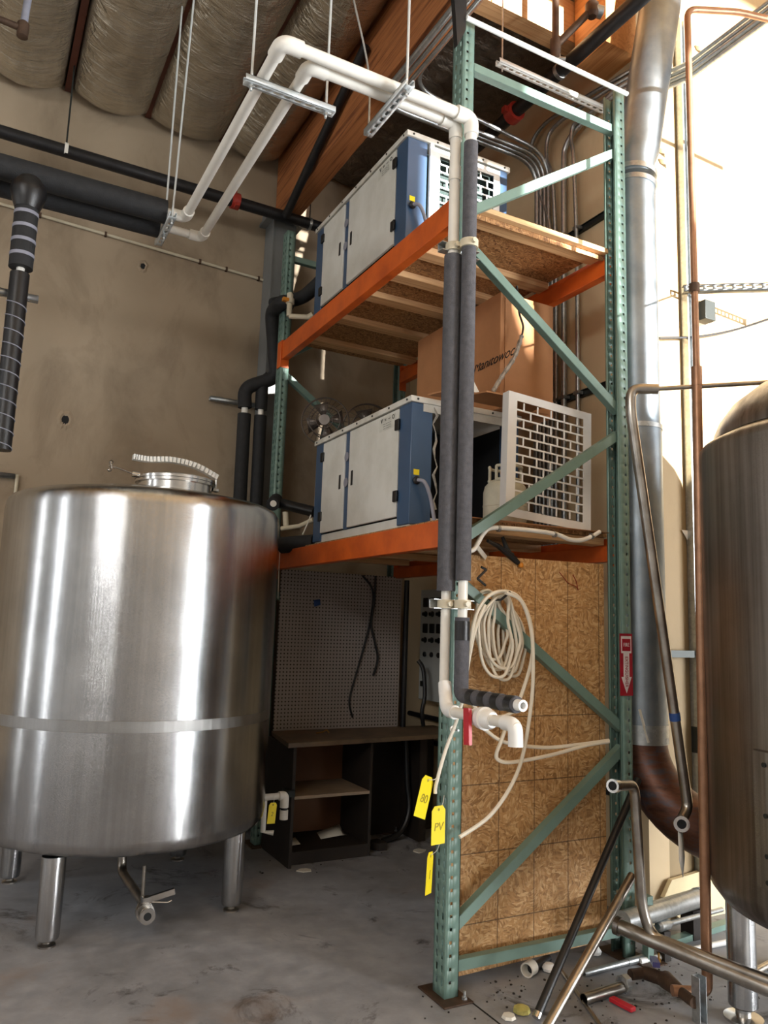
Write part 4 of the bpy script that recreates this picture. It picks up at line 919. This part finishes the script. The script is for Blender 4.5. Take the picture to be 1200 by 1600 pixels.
tag(MB().tube(smooth([at(*q, Y=2.735) for q in ((722, 1098), (712, 1130), (697, 1170), (688, 1200), (681, 1228), (680, 1240))], 6), .0075, 8).build('thin_hose', 'tubing'), 'thin pale hose hanging from the red-handled pipe to the topmost yellow tag', 'hose')
q = at(707, 1139, Y=2.838); T = thing('eye_bolt', 'bolt with a pale washer in the front rack post below the white pipe', 'bolt', q)
MB().lathe([(.014, 0), (.014, -.004)], q, 18, 'y').build('washer', 'pvc', T); MB().tube([q, (q[0], q[1]-.045, q[2])], .004, 8).build('shank', 'galvanised', T)
# control panel
XP = 3.18; a, b = at(658, 922, X=XP), at(655, 1092, X=XP); y1, zt_, zb_ = a[1], a[2], b[2]; y0 = y1-.46
T = thing('control_panel', 'grey control panel with rows of black switches behind the rack pipes', 'control panel', (XP+.05, (y0+y1)/2, (zt_+zb_)/2))
MB().box(XP, XB-.001, y0, y1, zb_, zt_).build('enclosure', 'panel_grey', T, bevel=.004)
for r, (dz, kind) in enumerate(((.10, 'g'), (.19, 's'), (.30, 'g'), (.39, 's'), (.50, 'k'))):
    for c in range(4):
        y = y1-.085-c*.1; z = zt_-dz
        if kind == 'g': MB().box(XP-.012, XP, y-.032, y+.032, z-.036, z+.036).build('controller_display', 'black_plastic', T, bevel=.004)
        elif kind == 's': MB().lathe([(.022, .0), (.022, -.008), (.014, -.010), (.014, -.03)], (XP, y, z), 16, 'x').build('selector_switch', 'black_plastic', T)
        else: MB().lathe([(.02, .0), (.02, -.01), (.012, -.016)], (XP, y, z), 16, 'x').build('push_button', 'black_plastic', T)
MB().box(XP-.006, XP, y1-.06, y1-.03, zb_+.10, zb_+.14).build('door_lock', 'dark_strut', T)
tag(MB().tube([(2.96, 5.16, .757), (2.96, 5.16, 1.85)], .02, 14).build('corner_pipe', 'black_plastic'), 'black pipe in the dark corner right of the pegboard', 'pipe')
tag(MB().tube(smooth([(3.03, 5.08, 1.25), (3.06, 5.05, 1.18), (3.06, 5.02, 1.0), (3.04, 5.02, .88), (3.06, 5.03, .775)], 6), .016, 10).build('corner_hose', 'black_plastic'), 'black hose curling beside the right edge of the pegboard', 'hose')
for k, (z, lab) in enumerate(((.80, 'upper dark conduit running low along the right wall under the control panel'), (.62, 'lower dark conduit running low along the right wall under the counter'))):
    tag(MB().tube([(3.27, 5.6, z), (3.27, 3.3, z)], .02, 12).build('low_conduit', 'black_iron'), lab, 'conduit')
a = at(633, 1200, Y=5.0); tag(MB().tube(smooth([(a[0], 5.0, .70), (a[0]+.02, 5.0, .4), (a[0]+.03, 4.98, .2), (a[0]-.05, 4.96, .06), (a[0]-.2, 4.94, .021)], 6), .02, 10).build('drain_hose', 'black_plastic'), 'black hose looping down to the floor right of the open cabinet', 'hose')
rnd = random.Random(4)
for k, (x, y, r, lab) in enumerate(((1.98, 4.60, .05, 'torn paper scrap on the floor before the open cabinet'), (2.62, 4.85, .06, 'dark wood offcut on the floor right of the open cabinet'), (2.85, 4.7, .05, 'small pale scrap on the dark floor under the rack'))):
    m = MB().prism([(x+r*math.cos(a)*rnd.uniform(.6, 1.2), y+r*math.sin(a)*rnd.uniform(.6, 1.2)) for a in (0, 1.1, 2.1, 3.0, 4.2, 5.3)], 'z', .001, .006 if k != 1 else .05)
    tag(m.build('floor_scrap', 'wood_dark' if k == 1 else 'paper'), lab, 'scrap')

# ================================================================== on the near end panel
yH = 2.80
def wp(pts, y=yH, dy=0): return [at(px, py, Y=y+dy*k/len(pts)) for k, (px, py) in enumerate(pts)]
T = thing('hose_coil', 'coil of milky clear hose hung on the strand board panel', 'hose', at(790, 930, Y=2.86))
h = 0
loops = [(748, 800, 930, 1058), (756, 812, 928, 1044), (763, 806, 927, 1062), (770, 815, 932, 1048), (742, 792, 922, 1030), (752, 797, 925, 1046), (778, 820, 935, 1056), (766, 800, 928, 1036), (786, 812, 933, 1050)]
for k, (xl, xr, yt, yb) in enumerate(loops):
    yy = 2.83+.010*k; cx_, w = (xl+xr)/2, (xr-xl)/2; tp = 786 if k not in (4, 5) else 762
    P = wp([(tp, yt), (tp-w*.5, yt+6), (xl+w*.1, yt+34), (xl, (yt+yb)/2-4), (xl+w*.2, yb-26), (xl+w*.75, yb-3), (cx_+w*.5, yb-2), (xr-w*.12, yb-26), (xr+1, (yt+yb)/2+12), (xr-w*.25, yt+40), (tp+w*.35, yt+7)], yy)
    Q = P+[P[0]]; Q = smooth(Q, 5)[:-1]
    MB().tube(Q, .0072, 8, closed=True).build('hose_loop', 'tubing', T)
for k, pts in enumerate(([(758, 945), (742, 985), (731, 1040), (727, 1075), (733, 1088), (742, 1105), (765, 1120), (800, 1113), (820, 1070), (832, 1020), (828, 970), (812, 935), (790, 924), (765, 930), (746, 955), (737, 990), (735, 1020)],
                         [(735, 1110), (738, 1120), (758, 1140), (790, 1160), (850, 1168), (900, 1164), (951, 1157)],
                         [(792, 1130), (783, 1158), (776, 1176), (778, 1187), (800, 1191), (860, 1180), (915, 1165), (951, 1159)],
                         [(790, 926), (815, 940), (830, 985), (833, 1045), (830, 1100), (818, 1175), (800, 1225), (765, 1275), (718, 1308)])):
    MB().tube(smooth(wp(pts, 2.815-.012*k), 6), .0085, 8).build('hose_tail', 'tubing', T)
a, b = at(783, 937, Y=2.80), at(797, 925, Y=2.80); T = tag(MB().tube([a, b], .006, 8).tube([a, (a[0]+.01, 2.945, a[2])], .005, 8).build('hanging_peg', 'black_plastic'), 'black peg in the strand board panel holding up the hose coil', 'peg')
T = tag(MB().tube(bend([at(*q, Y=2.80) for q in ((752, 886), (760, 890), (746, 904), (758, 914))]+[at(758, 914, Y=2.945)], .006), .006, 8).build('bent_hook', 'black_plastic'), 'black Z-shaped bent hook on the strand board panel above the coil', 'hook')
c = at(790, 865, Y=2.93)
T = thing('spring_clamp', 'black spring clamp with orange tips on top of the strand board panel', 'clamp', c)
MB().tube([at(762, 845, Y=2.89), at(778, 853, Y=2.93), at(797, 868, Y=2.935), at(810, 880, Y=2.935)], [.008, .012, .016, .012], 10).build('jaw_arm', 'black_plastic', T)
MB().tube([at(785, 839, Y=2.99), at(791, 855, Y=2.98), at(797, 868, Y=2.972), at(812, 879, Y=2.97)], [.008, .012, .015, .012], 10).build('jaw_arm', 'black_plastic', T)
MB().lathe([(.010, -.02), (.013, -.01), (.013, .01), (.010, .02)], at(797, 867, Y=2.952), 12, 'y').build('pivot', 'dark_strut', T)
for y in (2.932, 2.974): MB().lathe([(.006, -.012), (.012, -.008), (.012, .008), (.006, .012)], at(814, 883, Y=y), 12).build('pad', 'orange_plastic', T)
T = tag(MB().tube(smooth(wp([(874, 894), (882, 904), (888, 911), (901, 917), (903, 922), (900, 908), (895, 898)], 2.938), 5), .0022, 6).build('red_wire', 'wire_red'), 'thin red wire stuck on the upper right of the strand board panel', 'wire')
T = thing('edge_conduit', 'white plastic conduit clipped along the front edge of the lower deck', 'conduit', at(800, 828, Y=2.88))
MB().tube(smooth(wp([(733, 862), (741, 858), (748, 846), (756, 833), (768, 825), (800, 826), (840, 830), (870, 835), (890, 843), (908, 844), (925, 838), (937, 831)], 2.88), 6), .011, 10).build('tube', 'pvc', T)
for px, py in ((779, 826), (866, 835), (924, 838)):
    q = at(px, py, Y=2.88); MB().lathe([(.0125, -.006), (.0155, -.006), (.0155, .006), (.0125, .006)], q, 16, 'x').build('clip', 'galvanised', T)
T = thing('pipe_bracket', 'small white bracket screwed at the top left corner of the strand board panel', 'bracket', at(750, 862, Y=2.90))
MB().bar(at(742, 850, Y=2.90), at(759, 872, Y=2.94), .022, .006, (0, -1, 0)).build('arm', 'pvc', T)
# fire extinguisher sign on the rear post
T = thing('extinguisher_sign', 'red and white downward arrow sign on the rear rack post beside the duct', 'sign', (2.878, 2.832, 1.35))
sx0, sx1, sz0, sz1 = 2.838, 2.922, 1.20, 1.50; yS = 2.834
MB().box(sx0, sx1, yS-.0015, yS, sz0, sz1).build('sign_plate', 'sign_red', T)
y = yS-.002; cx_ = (sx0+sx1)/2
MB().prism([(sx0+.008, sz1-.012), (sx1-.008, sz1-.012), (sx1-.008, sz1-.095), (cx_+.019, sz1-.095), (cx_+.019, sz0+.09), (sx1-.008, sz0+.09), (cx_, sz0+.012), (sx0+.008, sz0+.09), (cx_-.019, sz0+.09), (cx_-.019, sz1-.095), (sx0+.008, sz1-.095)], 'y', y-.0004, y+.0004).build('arrow', 'sign_white', T)
MB().box(sx0+.014, sx1-.014, y-.0012, y-.0006, sz1-.085, sz1-.025).build('word_box', 'sign_red', T)
text('lettering', 'FIRE', .026, 'sign_white', T, (cx_, y-.0015, sz1-.055), (R90, 0, 0), 0, .0004, .85)
text('lettering', 'EXTINGUISHER', .028, 'sign_red', T, (cx_, y-.0008, sz1-.185), (R90, R90, 0), 0, .0004, .78)

# ================================================================== right foreground: copper, tubes, struts
c0, c1, c2 = at(1106, 1566, Y=2.335), at(1089, 590, Y=2.335), at(1072, 30, Y=2.335)
T = thing('copper_pipe', 'tall reddish copper pipe standing in front of the kettle', 'pipe', (c0[0], 2.335, .05))
xm = (c0[0]+c1[0])/2+.005
MB().tube(bend([(c0[0]-.13, 2.40, .075), (c0[0], 2.335, .07), (c0[0], 2.335, .30), (xm+.012, 2.335, c1[2])], .035), .0215, 18).build('riser', 'copper', T)
MB().tube([(xm+.012, 2.335, c1[2]-.04), (xm+.012, 2.335, c1[2]+.05)], .0235, 18).build('coupling', 'copper', T)
MB().tube(bend([(xm+.012, 2.335, c1[2]+.04), (c2[0]+.01, 2.335, c2[2]+.06), (c2[0]+.28, 2.25, c2[2]+.10), (c2[0]+1.6, 1.9, c2[2]+.10)], .05), .0155, 16).build('upper_pipe', 'copper', T)
# valve string lying at its foot
P = [at(1086, 1567, Z=.075), at(1062, 1549, Z=.07), at(1040, 1531, Z=.06), at(1008, 1520, Z=.05), at(985, 1523, Z=.05)]
T = thing('valve_assembly', 'brown pipe fittings with a purple valve handle joined to the copper pipe foot', 'pipe fitting', P[2])
MB().tube(P[:2], .022, 14).build('pipe', 'brown_iron', T); MB().tube([P[1], P[2]], [.026, .036], 16).build('reducer', 'brown_iron', T)
MB().tube([P[2], P[3]], .028, 16).build('valve_body', 'brown_iron', T); MB().tube([P[3], P[4]], .022, 14).build('pipe', 'brown_iron', T)
MB().bar(tuple(Vector(P[2])+Vector((-.02, .03, .05))), tuple(Vector(P[3])+Vector((.05, .0, .05))), .03, .02).build('handle', 'purple_plastic', T)
q = at(1085, 1565, Y=2.28)
T = thing('floor_strut', 'short upright galvanised strut clamped to the foot of the copper pipe', 'strut', (q[0], 2.28, 0))
q2 = at(1085, 1600, Z=.0); bx, by = q2[0]+.03, q2[1]
m = MB().box(bx-.02, bx+.02, by+.016, by+.019, 0, .17).box(bx-.02, bx-.017, by-.02, by+.016, 0, .17).box(bx+.017, bx+.02, by-.02, by+.016, 0, .17)
m.build('channel', 'galvanised', T)
# upright strut on the far right wall with the arm, sensor, cable
g0, g1 = at(1068, 90, Y=3.06), at(1091, 1200, Y=3.06); gx = (g0[0]+g1[0])/2
T = thing('wall_strut', 'tall galvanised strut up the sunlit wall right of the duct', 'strut', (gx, 3.07, 0))
m = MB().box(gx-.022, gx+.022, 3.092, 3.096, .1, 5.4).box(gx-.022, gx-.018, 3.05, 3.092, .1, 5.4).box(gx+.018, gx+.022, 3.05, 3.092, .1, 5.4).box(gx-.022, gx-.010, 3.047, 3.05, .1, 5.4).box(gx+.010, gx+.022, 3.047, 3.05, .1, 5.4)
m.build('channel', 'galvanised', T)
MB().box(gx-.028, gx+.028, 3.046, 3.09, .86, 1.0).build('splice_plate', 'dark_strut', T)
a = at(1068, 450, Y=3.02); T = thing('strut_arm', 'horizontal slotted strut arm reaching right from the copper pipe', 'strut', a)
d = Vector((.81, -.59, 0)); b = Vector(a)+d*1.1; n = Vector((.59, .81, 0)); m = MB(); w = .042; cuts = [0]; k = .02
while k < 1.05: cuts += [k, k+.035]; k += .055
cuts.append(1.1)
m.perf(Vector(a)-Vector((0, 0, w/2)), d, (0, 0, 1), cuts, [0, .012, .032, w], lambda i, j: j == 1 and i % 2 == 1)
for s in (-1, 1):
    o_ = Vector((0, 0, s*w/2)); m.quad(Vector(a)+o_, b+o_, b+o_+n*.04, Vector(a)+o_+n*.04)
m.build('channel', 'zinc_shaded', T, solid=.002, recalc=False)
q = at(1085, 450, Y=2.335); MB().lathe([(.017, -.02), (.024, -.02), (.024, .02), (.017, .02)], q, 16).build('pipe_clamp', 'brown_iron', T)
MB().tube([(q[0]+.02, q[1]+.02, q[2]), (a[0]+.06, a[1]-.03, a[2])], .006, 8).build('clamp_rod', 'galvanised', T)
a = at(1094, 475, Y=3.0); T = thing('wall_sensor', 'small grey wall box with a dark side beside the copper pipe', 'sensor', a)
bx, bz = a[0]+.02, a[2]-.03
m = MB().box(bx, bx+.09, 2.98, 3.03, bz-.06, bz+.06); m.build('front_cover', 'dark_strut', T, bevel=.003)
MB().box(bx+.002, bx+.088, 3.031, 3.055, bz-.058, bz+.058).build('seal_band', 'black_plastic', T); MB().box(bx+.004, bx+.086, 3.056, 3.099, bz-.056, bz+.056).build('back_box', 'panel_grey', T)
tag(MB().tube(smooth([at(1030, 528, Y=3.06), at(1090, 526, Y=3.06), at(1150, 515, Y=3.06), at(1215, 494, Y=3.06)], 6), .007, 8).build('wall_cable', 'black_plastic'), 'black cable sagging across the sunlit wall below the sensor', 'cable')
q = at(1082, 838, Y=3.09); tag(MB().quad((q[0]-.09, 3.09, q[2]+.03), (q[0]+.02, 3.085, q[2]+.03), (q[0]+.02, 3.085, q[2]-.06), (q[0]-.04, 3.09, q[2]-.03)).build('peeled_paint', 'white_plastic', solid=.001), 'loose flake of white paint behind the tall galvanised strut', 'paint flake')
for k, (px, py) in enumerate(((1034, 238), (1036, 255), (1092, 78))):
    q = at(px, py, Y=3.094); tag(MB().quad((q[0]-.04, 3.096, q[2]+.02), (q[0]+.04, 3.07, q[2]+.012), (q[0]+.045, 3.066, q[2]-.02), (q[0]-.02, 3.096, q[2]-.008)).build('peeled_paint', 'wall_pale', solid=.001), ('peeling paint curl on the sunlit wall right of the duct, upper of two', 'peeling paint curl on the sunlit wall right of the duct, lower of two', 'tiny paint curl high on the sunlit wall by the copper pipe')[k], 'paint flake')
q = at(1035, 1021, Y=3.06); q2 = at(1083, 1021, Y=3.06); tag(MB().box(q[0], q2[0]+.0, 3.05, 3.09, q[2]-.02, q[2]+.018).build('cross_strut', 'dark_strut'), 'short dark strut between the duct and the tall galvanised strut', 'strut')
# steel process tube
yT = 2.52
a, b = at(985, 640, Y=yT), at(1075, 1262, Y=yT); c = at(1062, 1283, Y=yT); top = at(986, 612, Y=yT)
d = Vector((.81, -.59, 0.012))
T = thing('steel_tube', 'long bent stainless tube slanting down in front of the duct and elbow', 'pipe', c)
MB().tube(bend([Vector(top)+d*.12+Vector((0, 0, .01)), Vector(top)+Vector((.0, 0, .015)), a, b, (c[0], c[1]-.01, c[2]+.005), (c[0]-.03, c[1]-.035, c[2])], .045), .0235, 18).build('tube', 'tube_steel', T)
MB().tube([Vector(top)+d*.09+Vector((0, 0, .01)), Vector(top)+d*1.3+Vector((0, 0, .06))], .011, 12).build('thin_tube', 'tube_steel', T)
dd = Vector((-.65, -.76, 0)); cc = Vector(c)+dd*.045
g = MB().pipe(cc-dd*.004, cc+dd*.012, .034, .014).build('ferrule', 'polished_steel', T); MB().tube([cc+dd*.004, cc+dd*.008], .0198, 18).build('bore_shade', 'dark_inside', g)  # shade of the open tube end, put in as a dark disc
q = Vector(a).lerp(Vector(b), (1123-640)/(1262-640)); u = (Vector(b)-Vector(a)).normalized(); MB().tube([q-u*.018, q+u*.018], .0245, 18).build('tape_band', 'blue_tape', T)
T = tag(MB().quad(*[at(px, py, Y=2.50) for px, py in ((1059, 1292), (1066, 1292), (1070, 1340), (1067, 1372), (1061, 1345))]).build('tape_tail', 'pvc', solid=.001), 'strip of white tape hanging from the open end of the slanted steel tube', 'tape')
# stainless manifold near the floor
T = thing('tube_manifold', 'bent stainless tube manifold with an open stub, low before the rear rack post', 'pipe', at(1010, 1455, Y=2.5))
A = [at(958, 1228, Y=2.42), at(991, 1226, Y=2.5), at(1003, 1418, Y=2.5), at(1017, 1463, Y=2.47)]; e = at(1200, 1532, Z=.235); f_ = Vector(e)+(Vector(e)-Vector(A[3])).normalized()*.5
MB().tube(bend([Vector(A[0]).lerp(Vector(A[1]), .05), A[1], A[2], A[3], f_], .05), .0215, 18).build('tube', 'tube_steel', T)
g = (Vector(A[0])-Vector(A[1])).normalized(); f2 = MB().pipe(Vector(A[0])-g*.03, Vector(A[0])+g*.006, .027, .009).build('ferrule', 'polished_steel', T); MB().tube([Vector(A[0])-g*.005, Vector(A[0])+g*.001], .0178, 18).build('bore_shade', 'dark_inside', f2)  # dark disc painted for the shade in the stub
a, b = at(966, 1447, Y=2.60), Vector(f_)+Vector((.0, .02, -.045))
MB().tube([a, b], .030, 18).build('lower_tube', 'tube_steel', T)
g = (Vector(a)-Vector(b)).normalized(); f2 = MB().pipe(Vector(a)-g*.01, Vector(a)+g*.012, .038, .012).build('ferrule', 'dull_steel', T); MB().tube([Vector(a)+g*.002, Vector(a)+g*.006], .0258, 18).build('bore_shade', 'dark_inside', f2)  # shade in the lower tube's mouth, again a dark disc
q = at(1013, 1503, Z=0); T = thing('floor_stand', 'short pale green strut stand bolted to the floor beside the rear rack post', 'strut', (q[0], q[1], 0))
MB().box(q[0]-.018, q[0]+.018, q[1]-.018, q[1]+.018, .007, .29).build('post', 'green_paint', T); MB().box(q[0]-.07, q[0]+.06, q[1]-.06, q[1]+.05, 0, .006).build('foot_plate', 'brown_iron', T); MB().lathe([(.010, .006), (.010, .02), (.005, .02), (.005, .045)], (q[0]+.035, q[1]-.03, 0), 8).build('anchor_bolt', 'brass', T)
# galvanised pipes along the wall foot
a, b = at(972, 1440, Y=2.72), at(1094, 1402, Y=2.90)
T = thing('vent_pipe', 'fat galvanised pipe lying along the wall behind the floor stand', 'pipe', a); MB().tube([a, b], .045, 24).build('pipe', 'galvanised', T); MB().tube([Vector(b)-(Vector(b)-Vector(a)).normalized()*.03, b], .049, 24).build('collar', 'galvanised', T)
MB().box(b[0]-.1, b[0]-.02, b[1]-.04, b[1]+.04, 0, b[2]-.044).build('support_block', 'wood_dark', T)
a, b = at(1028, 1448, Y=2.76), at(1128, 1421, Y=2.88)
T = thing('thin_conduit', 'thin galvanised conduit with an oval fitting under the fat vent pipe', 'conduit', a); MB().tube([a, b], .012, 12).build('tube', 'galvanised', T)
u = (Vector(b)-Vector(a)).normalized(); MB().tube([a, Vector(a)+u*.01, Vector(a)+u*.08, Vector(a)+u*.11], [.012, .024, .024, .014], 14).build('fitting', 'galvanised', T); MB().box(a[0]+.02, a[0]+.06, a[1]-.02, a[1]+.02, 0, a[2]-.022).build('support_block', 'wood_dark', T)
tag(MB().prism([(3.50, .0), (3.9, .0), (3.9, .26), (3.42, .22), (3.36, .14), (3.40, .10), (3.44, .05)], 'y', 3.06, 3.085).build('foam_board', 'beige_foam'), 'broken beige foam board at the foot of the wall behind the kettle leg', 'foam board')
a, b = at(1060, 1474, Z=.02), at(1137, 1447, Z=.02); tag(MB().bar((a[0], a[1]+.04, .015), (b[0]+.1, b[1]+.04, .015), .05, .028).build('green_batten', 'green_paint'), 'green painted batten on the floor at the wall foot', 'batten')
a, b = at(1000, 1502, Z=.014), at(1140, 1471, Z=.014); tag(MB().tube([a, b], .013, 12).build('floor_rod', 'white_plastic'), 'white plastic pipe lying on the floor behind the steel manifold', 'pipe')
a, b = at(1165, 1527, Z=.02), at(1215, 1500, Z=.02); tag(MB().tube([a, b], .017, 12).build('floor_rod', 'tube_steel'), 'steel pipe on the floor right of the kettle leg', 'pipe')
# leaning pipes
a = at(838, 1590, Z=.016); b = at(997, 1218, Y=2.815)
T = thing('leaning_pipe', 'black pipe leaning from the floor against the rear rack post', 'pipe', a); MB().tube([a, b], .0175, 16).build('tube', 'black_plastic', T); u = (Vector(b)-Vector(a)).normalized(); MB().tube([Vector(a)-u*.002, Vector(a)+u*.02], .0185, 16).build('end_ring', 'polished_steel', T)
a = at(842, 1628, Z=.018); b = at(988, 1368, Y=2.60)
T = thing('leaning_pipe', 'shiny steel tube leaning from the floor beside the black leaning pipe', 'pipe', a); MB().pipe(a, b, .019, .003).build('tube', 'tube_steel', T)
# things lying on the floor
a = at(823, 1516, Z=.03); d = Vector((.6, .25, 0)).normalized()
T = thing('pipe_offcut', 'white pipe socket with a dark pipe lying by the strand board panel', 'pipe fitting', a); MB().pipe(a, Vector(a)+d*.05, .031, .006).build('socket', 'pvc', T); MB().tube([Vector(a)+d*.04+Vector((0, 0, -.008)), Vector(a)+d*.2+Vector((0, 0, -.008))], .018, 12).build('pipe', 'black_iron', T)
a = at(858, 1512, Z=.015); tag(MB().lathe([(.004, 0), (.03, .004), (.034, .016), (.02, .032), (.004, .034)], (a[0], a[1], .001), 8).build('white_lump', 'white_plastic'), 'white plastic lump on the floor left of the black leaning pipe', 'scrap')
a = at(930, 1487, Z=.015); tag(MB().lathe([(.004, 0), (.026, .004), (.03, .02), (.015, .04), (.004, .042)], (a[0], a[1], .001), 7).build('white_lump', 'white_plastic'), 'white plastic lump on the floor under the cross brace', 'scrap')
a, b = at(912, 1521, Z=.016), at(985, 1502, Z=.016); T = thing('conduit_offcut', 'galvanised conduit offcut with a coupling on the floor before the rear post', 'conduit', a); MB().pipe(a, b, .0135, .002).build('tube', 'galvanised', T); u = (Vector(b)-Vector(a)).normalized(); MB().tube([Vector(b)-u*.02, Vector(b)+u*.09], .0165, 14).build('coupling', 'galvanised', T)
a, b = at(912, 1561, Z=.024), at(972, 1542, Z=.024); u = (Vector(b)-Vector(a)).normalized(); T = thing('pipe_offcut', 'short steel pipe offcut ending in a wide nut on the floor', 'pipe fitting', a); MB().pipe(a, b, .022, .003).build('tube', 'tube_steel', T); MB().pipe(Vector(b)+Vector((0, 0, .012)), Vector(b)+u*.03+Vector((0, 0, .012)), .035, .007, 8).build('hex_nut', 'galvanised', T)
a, b = at(955, 1560, Z=.014), at(990, 1578, Z=.014); tag(MB().bar(a, b, .032, .018).build('valve_lever', 'red_handle', bevel=.004), 'red valve handle lying on the floor by the short pipe offcut', 'handle')
a, b = at(872, 1510, Z=.008), at(940, 1604, Z=.008); tag(MB().tube([a, b], .008, 10).build('floor_rod', 'tube_steel'), 'thin grey rod lying on the floor between the leaning tubes and the offcut', 'rod')
a = at(815, 1578, Z=.01); tag(MB().lathe([(.004, 0), (.035, .003), (.032, .018), (.015, .026), (.003, .027)], (a[0], a[1], .001), 9).build('crushed_wrapper', 'yellow_green'), 'small crushed yellow-green wrapper on the floor left of the leaning pipes', 'scrap')
a = at(795, 1587, Z=.01); tag(MB().lathe([(.004, 0), (.03, .002), (.025, .012), (.003, .014)], (a[0], a[1], .001), 7).build('paper_scrap', 'paper'), 'small pale scrap beside the crushed wrapper on the floor', 'scrap')

# ================================================================== upper right: ties, sprinkler, strut
a, b = at(729, 28, Y=2.795), at(980, 147, Y=2.795); T = thing('tie_conduit', 'white conduit running across the very top of the two near posts', 'conduit', a); MB().tube([a, b], .0125, 12).build('tube', 'white_paint', T)
a, b = at(778, 95, Y=3.3), at(938, 170, Y=3.3)
T = thing('slotted_strut', 'white slotted strut hung above the top brace of the rack', 'strut', a); strut_bar(MB(), (a[0], 3.3, a[2]-.02), (b[0]+.12, 3.3, a[2]-.02)).build('channel', 'white_paint', T, solid=.002, recalc=False)
MB().tube([(a[0]+.03, 3.3, a[2]-.06), (a[0]+.03, 3.3, 5.28)], .005, 8).build('threaded_rod', 'galvanised', T)
xs = 2.96
T = thing('sprinkler_branch', 'thick black sprinkler pipe crossing the top right under the wooden header', 'pipe', (xs, 3.5, 5.05)); MB().tube([(xs, 1.7, 4.985), (xs, 5.5, 5.0)], .045, 22).build('pipe', 'black_iron', T)
q = at(803, 172, X=xs); c = MB().lathe([(.047, -.035), (.066, -.035), (.066, .035), (.047, .035)], (xs, q[1], 4.992), 20, 'y').build('coupling', 'red_paint', T); MB().box(xs-.09, xs-.06, q[1]-.02, q[1]+.02, 4.97, 5.01).build('coupling_bolt', 'red_paint', c)
q = at(875, 108, X=xs); MB().lathe([(.046, -.012), (.051, -.012), (.051, .012), (.046, .012)], (xs, q[1], 4.99), 22, 'y').build('hanger_ring', 'galvanised', T); MB().tube([(xs, q[1], 5.04), (xs, q[1], 5.5)], .005, 8).build('hanger_rod', 'galvanised', T)
a = at(868, 72, X=2.72); b = at(925, 15, X=2.9)
T = thing('sprinkler_fitting', 'rusty sprinkler branch with a tee and a head above the top of the rack', 'pipe', a)
MB().tube([a, (a[0]+.0, a[1]-.0, 5.5)], .021, 14).build('drop_pipe', 'brown_iron', T); MB().tube([a, b], .021, 14).build('branch', 'brown_iron', T)
MB().lathe([(.01, -.09), (.024, -.08), (.024, -.05), (.031, -.04), (.031, .04), (.022, .045)], a, 16).build('tee', 'brown_iron', T); MB().tube([(a[0], a[1], a[2]-.08), (a[0]+.05, a[1]-.03, a[2]-.085)], .012, 10).build('sprinkler_head', 'galvanised', T)
MB().tube([b, (xs, b[1]-.02, b[2]-.01)], .036, 16).build('coupling', 'galvanised', T); MB().lathe([(.025, -.05), (.04, -.03), (.04, .03), (.025, .05)], b, 16).build('elbow', 'brown_iron', T)
a = at(712, 40, Y=2.82)
T = tag(MB().prism([(1.80, a[2]-.12), (1.845, a[2]-.02), (1.852, a[2]+.3), (1.83, a[2]+.75), (1.76, a[2]+.75), (1.77, a[2]+.2)], 'y', 2.80, 2.83).build('black_strap', 'black_plastic'), 'black strap hanging from the ceiling against the top of the front rack post', 'strap')

# dirt and chips swept along the foot of the panel and under the leaning pipes
m = MB(); rnd = random.Random(11)
for k in range(230):
    c = rnd.choice([(2.15, 2.82, .16), (2.5, 2.6, .22), (2.4, 2.45, .16), (2.9, 2.6, .2), (3.0, 2.85, .15), (2.1, 4.85, .25), (3.1, 2.3, .15)])
    x, y, r = rnd.gauss(c[0], c[2]), rnd.gauss(c[1], c[2]*.6), rnd.uniform(.002, .007)
    if 1.82 < x < 1.97 and 2.77 < y < 3.0: continue
    n = rnd.choice((4, 5)); a0 = rnd.uniform(0, 6)
    m.prism([(x+r*math.cos(a0+i*6.283/n)*rnd.uniform(.6, 1.3), y+r*math.sin(a0+i*6.283/n)*rnd.uniform(.6, 1.3)) for i in range(n)], 'z', .0005, .0005+r*.7)
tag(m.build('floor_grit', 'wood_dark'), 'dark grit and chips scattered on the concrete floor around the leaning pipes', 'grit', kind='stuff')
a = at(738, 1567, Z=0); o = MB().box(a[0]-.004, a[0]+.004, -4.4, a[1], .0002, .0009).build('trim_1', 'dark_inside'); o['kind'] = 'structure'
